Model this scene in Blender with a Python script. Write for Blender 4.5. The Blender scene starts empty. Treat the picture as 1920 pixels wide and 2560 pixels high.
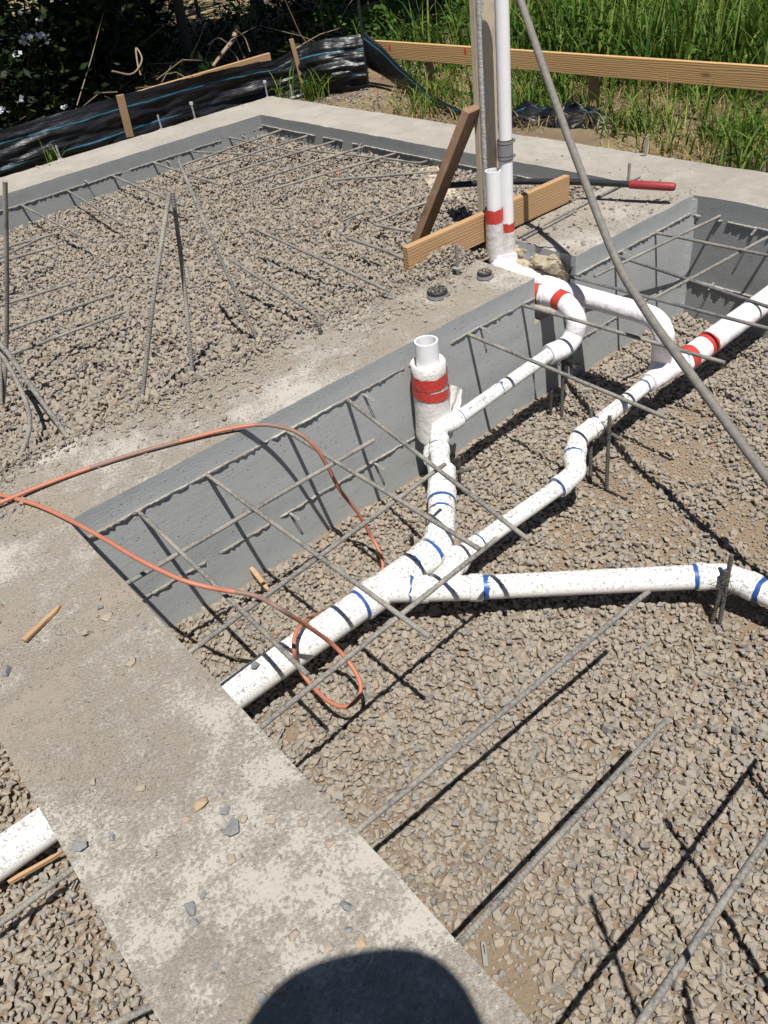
import bpy, bmesh, math, random
import numpy as np
from mathutils import Vector, Matrix, noise

scene = bpy.context.scene
COL = scene.collection
rng = np.random.default_rng(7)
random.seed(7)

# ------------------------------------------------------------------ camera
# world: z up, z = 0 is the top of the footings, x and y run along the footings
FPX, PITCH, ROLL, YAW, CAMZ = 1993.656, math.radians(38.772), math.radians(8.720), math.radians(35.151), 1.55
def _axes():
    cy, sy = math.cos(YAW), math.sin(YAW)
    fwd = np.array([sy*math.cos(PITCH), cy*math.cos(PITCH), -math.sin(PITCH)])
    right = np.array([cy, -sy, 0.0]); down = np.cross(fwd, right)
    c, s = math.cos(ROLL), math.sin(ROLL)
    return np.array([c*right+s*down, -s*right+c*down, fwd])
RC = _axes()
CAM = np.array([0, 0, CAMZ])
cd = bpy.data.cameras.new("camera")
cam = bpy.data.objects.new("camera", cd); COL.objects.link(cam)
m = Matrix.Identity(4)
for i in range(3):
    m[i][0], m[i][1], m[i][2], m[i][3] = RC[0][i], -RC[1][i], -RC[2][i], CAM[i]
cam.matrix_world = m
cd.sensor_fit = 'HORIZONTAL'; cd.sensor_width = 36; cd.lens = 36*FPX/1920
cd.clip_start = 0.05; cd.clip_end = 400
scene.camera = cam

# ------------------------------------------------------------------ light
SUN = Vector((0.197, 0.376, -1.0)).normalized()          # the way the light travels
elev = math.asin(-SUN.z); az = math.atan2(-SUN.x, -SUN.y)
w = bpy.data.worlds.new("World"); scene.world = w; w.use_nodes = True
nt = w.node_tree
sky = nt.nodes.new('ShaderNodeTexSky'); sky.sky_type = 'NISHITA'; sky.sun_disc = False
sky.sun_elevation = elev; sky.sun_rotation = az; sky.air_density = 0.7; sky.dust_density = 0.4; sky.altitude = 600
bg = nt.nodes['Background']; bg.inputs['Strength'].default_value = 0.05
nt.links.new(sky.outputs[0], bg.inputs['Color'])
sl = bpy.data.lights.new("sun", 'SUN'); sl.energy = 5.0; sl.angle = math.radians(0.5); sl.color = (1.0, 0.965, 0.91)
so = bpy.data.objects.new("sun", sl); COL.objects.link(so)
so.rotation_euler = SUN.to_track_quat('-Z', 'Y').to_euler(); so.location = (-3, -6, 14)
vs = scene.view_settings
vs.view_transform = 'Standard'; vs.look = 'None'; vs.exposure = 0.40; vs.gamma = 1.0; vs.use_curve_mapping = False
scene.cycles.max_bounces = 8

# ------------------------------------------------------------------ survey helper: a sighting from the camera station meets a level z
def ray(x, y):
    return RC.T @ np.array([(x-960)/FPX, (y-1280)/FPX, 1.0])
def at(x, y, z=0.0):
    d = ray(x, y); return CAM + (z-CAMZ)/d[2]*d
def atd(x, y, z=0.0):
    return at(x*1.15732, y*1.15732, z)
def atY(x, y, Y):
    d = ray(x, y); return CAM + Y/d[1]*d
def proj(p):
    q = RC @ (np.asarray(p, float)-CAM); return 960+FPX*q[0]/q[2], 1280+FPX*q[1]/q[2], q[2]
def in_view(P, margin):
    q = (P-CAM) @ RC.T
    z = np.maximum(q[:, 2], 0.01)
    u = 960+FPX*q[:, 0]/z; v = 1280+FPX*q[:, 1]/z
    return (q[:, 2] > 0.2) & (u > -margin) & (u < 1920+margin) & (v > -margin) & (v < 2560+margin)

# ------------------------------------------------------------------ materials
class NT:
    def __init__(s, name):
        s.m = bpy.data.materials.new(name); s.m.use_nodes = True
        s.t = s.m.node_tree; s.b = s.t.nodes['Principled BSDF']
    def n(s, kind, **kw):
        nd = s.t.nodes.new('ShaderNode'+kind)
        for k, v in kw.items():
            if k in nd.inputs.keys() if isinstance(k, str) else False: s.set(nd.inputs[k], v)
            else: setattr(nd, k, v)
        return nd
    def set(s, sock, v):
        if hasattr(v, 'bl_idname') or isinstance(v, bpy.types.NodeSocket): s.t.links.new(v, sock)
        elif isinstance(v, tuple) and len(v) == 3 and sock.type == 'RGBA': sock.default_value = (*v, 1)
        else: sock.default_value = v
    def pos(s): return s.n('NewGeometry').outputs['Position']
    def scale(s, vec, sc):
        mp = s.n('Mapping'); s.set(mp.inputs['Vector'], vec); mp.inputs['Scale'].default_value = sc
        return mp.outputs[0]
    def noise(s, vec, sc, det=4, rough=0.6, out='Fac'):
        nd = s.n('TexNoise'); s.set(nd.inputs['Vector'], vec)
        nd.inputs['Scale'].default_value = sc; nd.inputs['Detail'].default_value = det; nd.inputs['Roughness'].default_value = rough
        return nd.outputs[out]
    def voro(s, vec, sc, feature='F1', out='Distance', rand=1.0):
        nd = s.n('TexVoronoi'); nd.feature = feature; s.set(nd.inputs['Vector'], vec); nd.inputs['Scale'].default_value = sc
        nd.inputs['Randomness'].default_value = rand
        return nd.outputs[out]
    def ramp(s, fac, stops, interp='LINEAR'):
        nd = s.n('ValToRGB'); s.set(nd.inputs['Fac'], fac); cr = nd.color_ramp; cr.interpolation = interp
        while len(cr.elements) < len(stops): cr.elements.new(0.5)
        for e, (p, c) in zip(cr.elements, stops):
            e.position = p; e.color = (*c, 1) if isinstance(c, tuple) else (c, c, c, 1)
        return nd.outputs['Color']
    def mix(s, fac, a, b):
        nd = s.n('Mix'); nd.data_type = 'RGBA'
        s.set(nd.inputs[0], fac); s.set(nd.inputs[6], a); s.set(nd.inputs[7], b); return nd.outputs[2]
    def math(s, op, a, b=0.0, c=0.0, clamp=False):
        nd = s.n('Math'); nd.operation = op; nd.use_clamp = clamp
        s.set(nd.inputs[0], a); s.set(nd.inputs[1], b); s.set(nd.inputs[2], c); return nd.outputs[0]
    def bump(s, h, strength=0.5, dist=0.01, prev=None):
        nd = s.n('Bump'); nd.inputs['Strength'].default_value = strength; nd.inputs['Distance'].default_value = dist
        s.set(nd.inputs['Height'], h)
        if prev is not None: s.set(nd.inputs['Normal'], prev)
        return nd.outputs[0]
    def sep(s, v, i):
        nd = s.n('SeparateXYZ'); s.set(nd.inputs[0], v); return nd.outputs[i]
    def island(s): return s.n('NewGeometry').outputs['Random Per Island']
    def out(s, col=None, rough=0.8, normal=None, metal=0.0, spec=0.5):
        if col is not None: s.set(s.b.inputs['Base Color'], col)
        s.set(s.b.inputs['Roughness'], rough); s.set(s.b.inputs['Metallic'], metal)
        s.b.inputs['Specular IOR Level'].default_value = spec
        if normal is not None: s.set(s.b.inputs['Normal'], normal)
        return s.m

DUST = (0.335, 0.262, 0.195)
def mk_concrete(name='concrete', k=1.0, rough_face=0.0):
    t = NT(name); p = t.pos()
    nz = t.sep(t.n('NewGeometry').outputs['Normal'], 2)
    up = t.math('SMOOTHSTEP' if False else 'MULTIPLY', t.math('SUBTRACT', nz, 0.6), 3.0, clamp=True)
    side = t.mix(t.noise(p, 2.2, 5), tuple(k*c for c in (0.415, 0.44, 0.442)), tuple(k*c for c in (0.49, 0.51, 0.508)))
    grain = t.noise(t.scale(p, (2.0, 2.0, 70.0)), 1.6, 5, 0.65)
    side = t.mix(t.math('MULTIPLY', grain, 0.22), side, tuple(k*c for c in (0.33, 0.34, 0.335)))
    side = t.mix(t.ramp(t.noise(p, 14, 6, 0.7), [(0.48, 0.0), (0.75, 0.35)]), side, tuple(k*c for c in (0.27, 0.265, 0.25)))
    bandz = t.noise(t.scale(p, (0.12, 0.12, 6.5)), 1.0, 1)
    side = t.mix(t.ramp(bandz, [(0.40, 0.0), (0.6, 0.45)]), side, tuple(k*c for c in (0.56, 0.57, 0.56)))
    pale = t.mix(t.noise(p, 5, 6, 0.7), (0.345, 0.323, 0.28), (0.435, 0.41, 0.36))
    big = t.noise(p, 2.3, 3, 0.55); mid = t.noise(p, 11, 6, 0.72); fine = t.noise(p, 105, 5, 0.75)
    d = t.math('ADD', t.math('MULTIPLY', big, 1.05), t.math('ADD', t.math('MULTIPLY', mid, 0.85), t.math('MULTIPLY', fine, 0.85)))
    y = t.sep(p, 1); x = t.sep(p, 0)
    dy = t.math('DIVIDE', t.math('SUBTRACT', y, 1.75), 0.55)
    heavy = t.math('SUBTRACT', 1.0, t.math('MULTIPLY', dy, dy), clamp=True)            # trodden grit lies thickest here
    heavy = t.math('MAXIMUM', heavy, t.math('MULTIPLY', t.math('SUBTRACT', y, 2.45), 2.0, clamp=True))
    d = t.math('ADD', t.math('MULTIPLY', d, 0.5), t.math('MULTIPLY', heavy, 0.085))
    dust = t.ramp(d, [(0.650, 0.0), (0.778, 0.92)])
    near = t.math('MULTIPLY', t.math('SUBTRACT', 4.4, y), 1.0, clamp=True)      # less grit was tracked onto the far footings
    near = t.math('MULTIPLY', near, t.math('SUBTRACT', 1.0, t.math('MULTIPLY', t.math('SUBTRACT', x, 3.0), 0.75, clamp=True)))
    near = t.math('ADD', t.math('MULTIPLY', near, 0.9), 0.1)
    dcol = t.mix(t.noise(p, 30, 4), (0.325, 0.275, 0.22), (0.265, 0.226, 0.182))
    top = t.mix(t.math('MULTIPLY', dust, near), pale, dcol)
    col = t.mix(up, side, top)
    stain = t.ramp(t.noise(t.scale(p, (1.0, 0.6, 1.0)), 1.6, 4, 0.6), [(0.45, 0.0), (0.7, 0.35)])
    col = t.mix(t.math('MULTIPLY', stain, up), col, (0.235, 0.205, 0.17))
    holes = t.ramp(t.voro(p, 42), [(0.0, 0.0), (0.09, 0.0), (0.15, 1.0)])
    sel = t.ramp(t.noise(p, 9, 2), [(0.44, 1.0), (0.52, 0.0)])
    holes = t.math('MAXIMUM', holes, sel)
    b = t.bump(t.noise(p, 160, 3, 0.7), 0.5, 0.004)
    b = t.bump(t.math('MULTIPLY', grain, t.math('SUBTRACT', 1.0, up)), 0.3, 0.003, b)
    b = t.bump(t.math('MULTIPLY', fine, t.math('MULTIPLY', dust, up)), 0.8, 0.007, b)
    b = t.bump(holes, 0.9, 0.008, b)
    if rough_face: b = t.bump(t.math('MULTIPLY', t.ramp(t.noise(t.scale(p, (1, 1, 1.6)), 75, 5, 0.7), [(0.35, 0.0), (0.5, 1.0)]), t.math('SUBTRACT', 1.0, up)), rough_face, 0.012, b)
    return t.out(col, 0.9, b, spec=0.25)
def mk_stone(name, dustier=0.0):
    t = NT(name); p = t.pos(); r = t.island()
    base = t.ramp(r, [(0.0, (0.265, 0.225, 0.183)), (0.26, (0.30, 0.262, 0.215)), (0.44, (0.23, 0.22, 0.205)), (0.60, (0.28, 0.235, 0.188)),
                      (0.72, (0.19, 0.188, 0.183)), (0.85, (0.32, 0.262, 0.195)), (0.92, (0.12, 0.123, 0.128)), (0.965, (0.28, 0.20, 0.155)), (1.0, (0.25, 0.24, 0.22))], 'CONSTANT')
    nz = t.sep(t.n('NewGeometry').outputs['Normal'], 2)
    up = t.math('MULTIPLY', t.math('ADD', nz, 0.15), 0.9+dustier, clamp=True)
    up = t.math('MULTIPLY', up, t.ramp(t.noise(p, 60, 4), [(0.34, 0.2), (0.6, 0.9)]))
    col = t.mix(up, base, t.mix(t.noise(p, 3.0, 2), (0.32, 0.272, 0.214), (0.275, 0.235, 0.188)))
    sp = t.noise(p, 260, 3, 0.7)
    col = t.mix(t.ramp(sp, [(0.58, 0.0), (0.72, 0.35)]), col, (0.42, 0.39, 0.34))
    b = t.bump(t.noise(p, 120, 4, 0.7), 0.6, 0.006)
    return t.out(col, 0.95, b, spec=0.2)
def mk_soil(name, c1, c2, sc=14):
    t = NT(name); p = t.pos()
    col = t.mix(t.noise(p, sc, 6, 0.7), c1, c2)
    b = t.bump(t.noise(p, 55, 6, 0.75), 0.9, 0.02)
    return t.out(col, 0.95, b, spec=0.15)
def mk_ground():
    t = NT("ground_soil"); p = t.pos()
    soil = t.mix(t.noise(p, 9, 6, 0.7), (0.15, 0.105, 0.072), (0.245, 0.18, 0.125))
    straw = t.mix(t.noise(p, 22, 5, 0.7), (0.42, 0.34, 0.19), (0.27, 0.22, 0.11))
    far = t.math('MULTIPLY', t.math('SUBTRACT', t.sep(p, 1), 12.2), 0.5, clamp=True)
    patch = t.ramp(t.noise(p, 0.9, 4), [(0.42, 0.0), (0.55, 1.0)])
    col = t.mix(t.math('MAXIMUM', t.math('MULTIPLY', far, 0.85), t.math('MULTIPLY', patch, 0.5)), soil, straw)
    b = t.bump(t.noise(p, 40, 6, 0.75), 0.9, 0.03)
    return t.out(col, 0.95, b, spec=0.1)
def mk_rebar(name, c1, c2, c3):
    t = NT(name); uv = t.n('UVMap').outputs[0]; p = t.pos()
    u = t.sep(uv, 0)
    rib = t.math('SINE', t.math('MULTIPLY', u, 2*math.pi/0.0105))
    v2 = t.math('ABSOLUTE', t.math('SINE', t.math('MULTIPLY', t.sep(uv, 1), 2*math.pi)))
    rib = t.math('MAXIMUM', t.math('MULTIPLY', rib, t.ramp(v2, [(0.05, 0.0), (0.2, 1.0)])), -0.3)
    n1 = t.noise(p, 90, 5, 0.7)
    col = t.mix(t.ramp(n1, [(0.38, 0.0), (0.6, 1.0)]), c1, c2)
    col = t.mix(t.ramp(t.noise(p, 7, 4), [(0.45, 0.0), (0.66, 0.8)]), col, c3)
    b = t.bump(rib, 0.4, 0.002); b = t.bump(n1, 0.6, 0.004, b)
    return t.out(col, 0.8, b, spec=0.3)
def mk_pvc(name, base=(0.80, 0.795, 0.77), spots=0.66, wrap=False):
    t = NT(name); p = t.pos()
    s1 = t.noise(p, 85, 3, 0.65); s2 = t.noise(p, 190, 2, 0.6)
    nz = t.sep(t.n('NewGeometry').outputs['Normal'], 2)
    up = t.math('MULTIPLY', t.math('ADD', nz, 0.2), 1.2, clamp=True)
    f = t.math('MAXIMUM', t.ramp(s1, [(spots, 0.0), (spots+0.02, 1.0)]), t.ramp(s2, [(spots+0.015, 0.0), (spots+0.035, 1.0)]))
    f = t.math('MULTIPLY', f, t.math('ADD', t.math('MULTIPLY', up, 0.85), 0.15))
    d = t.ramp(t.noise(p, 12, 5, 0.7), [(0.45, 0.0), (0.8, 0.35)])
    col = t.mix(t.math('MULTIPLY', d, 0.5), base, (0.55, 0.5, 0.43))
    col = t.mix(t.math('MULTIPLY', f, 0.85), col, (0.24, 0.225, 0.205))
    b = None
    rough = 0.38
    if wrap:
        uv = t.n('UVMap').outputs[0]
        fold = t.math('FRACT', t.math('ADD', t.math('ADD', t.math('MULTIPLY', t.sep(uv, 0), 15.0), t.sep(uv, 1)), t.math('MULTIPLY', t.noise(p, 9, 2), 0.35)))
        b = t.bump(fold, 0.9, 0.006); b = t.bump(t.noise(p, 30, 5, 0.65), 0.5, 0.014, b); rough = 0.5
        col = t.mix(t.ramp(fold, [(0.0, 0.55), (0.06, 0.0)]), col, (0.45, 0.41, 0.40))
        col = t.mix(t.ramp(t.noise(p, 18, 4), [(0.48, 0.0), (0.75, 0.5)]), col, (0.60, 0.55, 0.56))
    return t.out(col, rough, b, spec=0.45)
def mk_wood(name, c1, c2, axis='x', dirt=0.15):
    t = NT(name); p = t.n('TexCoord').outputs['Object']
    sc = {'x': (1.2, 14, 14), 'y': (14, 1.2, 14), 'z': (14, 14, 1.2)}[axis]
    q = t.scale(p, sc)
    g = t.noise(q, 1.3, 3, 0.5); wv = t.n('TexWave'); wv.bands_direction = 'Z' if axis != 'z' else 'X'
    t.set(wv.inputs['Vector'], q); wv.inputs['Scale'].default_value = 1.6; wv.inputs['Distortion'].default_value = 7; wv.inputs['Detail'].default_value = 3
    wv.inputs['Detail Scale'].default_value = 0.8
    col = t.mix(t.math('ADD', t.math('MULTIPLY', wv.outputs['Fac'], 0.3), t.math('MULTIPLY', g, 0.65)), c1, c2)
    vz = t.voro(t.scale(p, tuple(2.2 if s < 2 else 5.5 for s in sc)), 1.0)
    col = t.mix(t.ramp(vz, [(0.0, 1.0), (0.09, 0.7), (0.15, 0.0)]), col, (c2[0]*0.35, c2[1]*0.3, c2[2]*0.3))
    col = t.mix(t.ramp(t.noise(p, 14, 5), [(0.5, 0.0), (0.75, dirt*2)]), col, (0.33, 0.29, 0.24))
    b = t.bump(wv.outputs['Fac'], 0.25, 0.003); b = t.bump(t.noise(q, 6, 3), 0.3, 0.003, b)
    return t.out(col, 0.75, b, spec=0.25)
def mk_plain(name, c, rough=0.6, metal=0.0, var=0.25, sc=30, spec=0.4, bump=0.0):
    t = NT(name); p = t.pos(); n1 = t.noise(p, sc, 5, 0.65)
    col = t.mix(n1, tuple(min(1, x*(1+var)) for x in c), tuple(x*(1-var) for x in c))
    b = t.bump(n1, bump, 0.01) if bump else None
    return t.out(col, rough, b, metal, spec)
def mk_leaf(name, ca, cb, cc, trans=0.35):
    t = NT(name); r = t.island()
    col = t.ramp(r, [(0.0, ca), (0.55, cb), (1.0, cc)])
    tr = t.n('BsdfTranslucent'); t.set(tr.inputs['Color'], col)
    mx = t.n('MixShader'); mx.inputs[0].default_value = trans
    t.out(col, 0.55, spec=0.12)
    t.t.links.new(t.b.outputs[0], mx.inputs[1]); t.t.links.new(tr.outputs[0], mx.inputs[2])
    t.t.links.new(mx.outputs[0], t.t.nodes['Material Output'].inputs['Surface'])
    return t.m
def mk_fence():
    t = NT("fence_plastic"); uv = t.n('UVMap').outputs[0]; p = t.pos()
    v = t.sep(uv, 1)
    def band(c, hw):
        return t.math('LESS_THAN', t.math('ABSOLUTE', t.math('SUBTRACT', v, c)), hw)
    n1 = t.noise(t.scale(uv, (3.0, 40.0, 1)), 3, 3)
    s = t.math('MAXIMUM', band(0.80, 0.009), band(0.42, 0.009))
    s = t.math('MULTIPLY', s, t.ramp(n1, [(0.35, 0.4), (0.6, 1.0)]))
    col = t.mix(s, t.mix(t.noise(p, 40, 4), (0.005, 0.0055, 0.0075), (0.014, 0.015, 0.019)), (0.022, 0.14, 0.20))
    b = t.bump(t.noise(t.scale(uv, (2.5, 9, 1)), 2, 3, 0.55), 0.6, 0.02)
    return t.out(col, 0.36, b, spec=0.35)
M = {}
M['concrete'] = mk_concrete('concrete', 0.75); M['rough_concrete'] = mk_concrete('rough_concrete', 0.56, 0.35)
M['gravel'] = mk_stone("gravel_stone")
M['grit'] = mk_stone("grit_stone", 0.2)
M['pitsoil'] = mk_soil("pit_soil", (0.27, 0.20, 0.135), (0.32, 0.25, 0.18))
M['ground'] = mk_ground()
M['rebar'] = mk_rebar("rebar_dusty", (0.105, 0.10, 0.094), (0.245, 0.23, 0.205), (0.31, 0.285, 0.245))
M['rebar_clean'] = mk_rebar("rebar_dark", (0.075, 0.08, 0.09), (0.15, 0.15, 0.155), (0.22, 0.20, 0.18))
M['stake'] = mk_rebar("rebar_stake", (0.045, 0.045, 0.045), (0.10, 0.095, 0.09), (0.14, 0.12, 0.10))
M['pvc'] = mk_pvc("pvc_speckled", spots=0.562)
M['pvc_clean'] = mk_pvc("pvc_clean", (0.80, 0.79, 0.80), spots=0.68)
M['wrap'] = mk_pvc("foam_wrap", (0.80, 0.77, 0.79), spots=0.66, wrap=True)
M['sleeve'] = mk_pvc("foam_sleeve", (0.66, 0.63, 0.60), spots=0.60, wrap=True)
M['primer'] = mk_plain("blue_primer", (0.026, 0.082, 0.27), 0.4, var=0.45, sc=60)
M['tape'] = mk_plain("red_tape", (0.50, 0.05, 0.038), 0.35, var=0.25, sc=50, bump=0.5)
M['ink'] = mk_plain("print_ink", (0.08, 0.08, 0.09), 0.6)
M['cord'] = mk_plain("orange_rubber", (0.41, 0.155, 0.095), 0.5, var=0.25, sc=9)
M['dirtcord'] = mk_plain("dirty_rubber", (0.19, 0.14, 0.115), 0.7, var=0.3, sc=20)
M['steel'] = mk_plain("galvanised_steel", (0.42, 0.42, 0.43), 0.45, metal=0.75, var=0.25)
M['ironpipe'] = mk_plain("weathered_pipe", (0.165, 0.152, 0.135), 0.75, metal=0.0, var=0.5, sc=45, bump=0.4)
M['blackpaint'] = mk_plain("black_paint", (0.018, 0.02, 0.023), 0.4, var=0.5, sc=25)
M['redgrip'] = mk_plain("red_rubber", (0.27, 0.034, 0.038), 0.5, var=0.25)
M['rubber'] = mk_plain("black_rubber", (0.03, 0.03, 0.032), 0.55, var=0.4)
M['board'] = mk_wood("fir_board", (0.57, 0.365, 0.17), (0.47, 0.28, 0.118), 'y', 0.05)
M['boardx'] = mk_wood("fir_board_long", (0.46, 0.29, 0.15), (0.36, 0.215, 0.105), 'x', 0.12)
M['brace'] = mk_wood("stained_plank", (0.29, 0.18, 0.11), (0.19, 0.115, 0.07), 'z', 0.3)
M['post'] = mk_wood("weathered_post", (0.56, 0.48, 0.355), (0.46, 0.385, 0.275), 'z', 0.3)
M['cement'] = mk_plain("cement_crust", (0.44, 0.44, 0.43), 0.9, var=0.2, sc=60, bump=0.8)
M['greywood'] = mk_wood("stake_wood", (0.36, 0.24, 0.13), (0.24, 0.15, 0.075), 'z', 0.2)
M['splinter'] = mk_wood("split_wood", (0.46, 0.30, 0.17), (0.34, 0.21, 0.115), 'x', 0.15)
M['fence'] = mk_fence()
M['foam'] = mk_plain("expanding_foam", (0.36, 0.305, 0.215), 0.85, var=0.6, sc=22, bump=0.9)
M['crumb'] = mk_plain("mortar_crumb", (0.27, 0.255, 0.23), 0.95, var=0.25, sc=80, bump=0.6)
M['tie'] = mk_plain("form_tie_steel", (0.235, 0.23, 0.22), 0.7, metal=0.05, var=0.2)
M['wire'] = mk_plain("tie_wire", (0.09, 0.075, 0.06), 0.6, metal=0.4)
M['grass'] = mk_leaf("green_grass", (0.030, 0.068, 0.010), (0.085, 0.158, 0.022), (0.25, 0.29, 0.065), 0.3)
M['drygrass'] = mk_leaf("dry_grass", (0.27, 0.20, 0.095), (0.40, 0.31, 0.15), (0.15, 0.16, 0.05), 0.2)
M['weed'] = mk_leaf("weed_leaf", (0.025, 0.065, 0.012), (0.055, 0.125, 0.02), (0.13, 0.20, 0.04), 0.28)
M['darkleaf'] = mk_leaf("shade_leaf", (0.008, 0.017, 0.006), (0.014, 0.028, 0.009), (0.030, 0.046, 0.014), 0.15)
M['litter'] = mk_leaf("dead_leaf", (0.30, 0.13, 0.06), (0.36, 0.20, 0.10), (0.22, 0.12, 0.07), 0.15)
M['petal'] = mk_leaf("white_petal", (0.42, 0.45, 0.52), (0.48, 0.50, 0.56), (0.55, 0.56, 0.6), 0.2)
M['bark'] = mk_plain("bark", (0.075, 0.055, 0.04), 0.9, var=0.45, sc=14, bump=0.9)
M['twig'] = mk_plain("dry_twig", (0.27, 0.20, 0.13), 0.8, var=0.35, sc=12)
M['skin'] = mk_plain("skin", (0.55, 0.33, 0.24), 0.55, var=0.06)
M['cloth'] = mk_plain("work_shirt", (0.10, 0.13, 0.20), 0.9, var=0.2)
M['jeans'] = mk_plain("denim", (0.06, 0.08, 0.13), 0.9, var=0.25)
M['straw'] = mk_plain("straw_hat", (0.50, 0.40, 0.24), 0.8, var=0.2)
M['mark'] = mk_plain("orange_marking_paint", (0.75, 0.06, 0.02), 0.6, var=0.1)

# ------------------------------------------------------------------ mesh helpers
def mesh_from(name, V, F, mat, smooth=False, uvs=None):
    me = bpy.data.meshes.new(name)
    me.from_pydata([tuple(v) for v in V], [], F)
    if uvs is not None:
        ul = me.uv_layers.new(name="UVMap")
        flat = np.array([uvs[k] for f in range(len(F)) for k in [(f, j) for j in range(len(F[f]))]], dtype=np.float32).ravel() if isinstance(uvs, dict) else np.array(uvs, dtype=np.float32).ravel()
        ul.data.foreach_set("uv", flat)
    me.materials.append(mat)
    if smooth: me.polygons.foreach_set("use_smooth", [True]*len(me.polygons))
    me.update()
    return me
def np_mesh(name, V, F, mat, smooth=False):
    V = np.asarray(V, np.float32); F = np.asarray(F, np.int32); k = F.shape[1]
    me = bpy.data.meshes.new(name)
    me.vertices.add(len(V)); me.vertices.foreach_set("co", V.ravel())
    me.loops.add(F.size); me.loops.foreach_set("vertex_index", F.ravel())
    me.polygons.add(len(F)); me.polygons.foreach_set("loop_start", np.arange(0, F.size, k, dtype=np.int32))
    me.polygons.foreach_set("use_smooth", np.full(len(F), smooth))
    me.materials.append(mat); me.update(calc_edges=True); me.validate()
    return me
class MB:
    """collects shapes in world coordinates, links them as one mesh object"""
    def __init__(s): s.V = []; s.F = []; s.UV = []; s.sm = []
    def add(s, V, F, UV=None, smooth=False):
        o = len(s.V); s.V += [tuple(map(float, v)) for v in V]
        for i, f in enumerate(F):
            s.F.append(tuple(o+k for k in f)); s.UV += (UV[i] if UV is not None else [(0.0, 0.0)]*len(f)); s.sm.append(smooth)
        return s
    def tube(s, pts, r, seg=10, caps=True, smooth=True, rough=0.0):
        P = [Vector(p) for p in pts]; n = len(P)
        R = [r]*n if not hasattr(r, '__len__') else list(r)
        T = [(P[min(i+1, n-1)]-P[max(i-1, 0)]).normalized() for i in range(n)]
        ref = Vector((0, 0, 1)) if abs(T[0].z) < 0.9 else Vector((1, 0, 0))
        N = (ref-T[0]*ref.dot(T[0])).normalized()
        V = []; L = 0.0; Ls = []
        for i in range(n):
            if i:
                L += (P[i]-P[i-1]).length
                N = (N-T[i]*N.dot(T[i])).normalized()
            B = T[i].cross(N); Ls.append(L)
            for k in range(seg):
                a = 2*math.pi*k/seg
                rr = R[i]*(1+(random.uniform(-rough, rough) if rough else 0))
                V.append(P[i]+(N*math.cos(a)+B*math.sin(a))*rr)
        F = []; UV = []
        for i in range(n-1):
            for k in range(seg):
                k2 = (k+1) % seg
                F.append((i*seg+k, i*seg+k2, (i+1)*seg+k2, (i+1)*seg+k))
                UV.append([(Ls[i], k/seg), (Ls[i], (k+1)/seg), (Ls[i+1], (k+1)/seg), (Ls[i+1], k/seg)])
        s.add(V, F, UV, smooth)
        if caps:
            V2 = V[:seg]+V[-seg:]
            s.add(V2, [tuple(range(seg))[::-1], tuple(range(seg, 2*seg))])
        return s
    def ring(s, p, axis, r_out, r_in, h, seg=24):
        """open pipe end: outer wall, rim and inner wall, from p along axis by h"""
        A = Vector(axis).normalized(); p = Vector(p)
        ref = Vector((0, 0, 1)) if abs(A.z) < 0.9 else Vector((1, 0, 0))
        N = (ref-A*ref.dot(A)).normalized(); B = A.cross(N)
        prof = [(r_out, 0), (r_out, h), (r_in, h), (r_in, 0)]
        V = []
        for rr, hh in prof:
            for k in range(seg):
                a = 2*math.pi*k/seg; V.append(p+A*hh+(N*math.cos(a)+B*math.sin(a))*rr)
        F = [(i*seg+k, i*seg+(k+1) % seg, (i+1)*seg+(k+1) % seg, (i+1)*seg+k) for i in range(3) for k in range(seg)]
        s.add(V, F, None, False); return s
    def box(s, c, sx, sy, sz, R=None, bev=0.0):
        bm = bmesh.new(); bmesh.ops.create_cube(bm, size=1.0)
        bmesh.ops.scale(bm, vec=(sx, sy, sz), verts=bm.verts)
        if bev: bmesh.ops.bevel(bm, geom=bm.edges[:], offset=bev, segments=2, affect='EDGES', profile=0.5)
        mt = Matrix.Translation(Vector(c)) @ (R.to_4x4() if R is not None else Matrix.Identity(4))
        bm.verts.ensure_lookup_table(); bm.verts.index_update()
        s.add([mt @ v.co for v in bm.verts], [tuple(v.index for v in f.verts) for f in bm.faces]); bm.free(); return s
    def build(s, name, mat, parent=None, origin=None):
        if parent is not None: o0 = Vector(parent['_w'])
        else: o0 = Vector(origin) if origin is not None else Vector((0, 0, 0))
        me = bpy.data.meshes.new(name)
        me.from_pydata([(v[0]-o0.x, v[1]-o0.y, v[2]-o0.z) for v in s.V], [], s.F)
        ul = me.uv_layers.new(name="UVMap"); ul.data.foreach_set("uv", np.array(s.UV, np.float32).ravel())
        me.polygons.foreach_set("use_smooth", s.sm)
        me.materials.append(mat); me.update()
        ob = bpy.data.objects.new(name, me); COL.objects.link(ob)
        if parent is not None:
            ob.parent = parent; ob['_w'] = tuple(o0)
        else: ob.location = o0; ob['_w'] = tuple(o0)
        return ob
def tag(o, label, cat, group=None):
    o['label'] = label; o['category'] = cat
    if group: o['group'] = group
    return o
def thing(name, label, cat, loc, group=None):
    o = bpy.data.objects.new(name, None); COL.objects.link(o); o.location = tuple(map(float, loc)); o.empty_display_size = 0.05
    o['_w'] = tuple(map(float, loc)); return tag(o, label, cat, group)
def link_me(name, me, kind=None, label=None, cat=None, group=None, parent=None):
    o = bpy.data.objects.new(name, me); COL.objects.link(o)
    if kind: o['kind'] = kind
    if label: o['label'] = label
    if cat: o['category'] = cat
    if group: o['group'] = group
    if parent is not None: o.parent = parent
    return o
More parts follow.
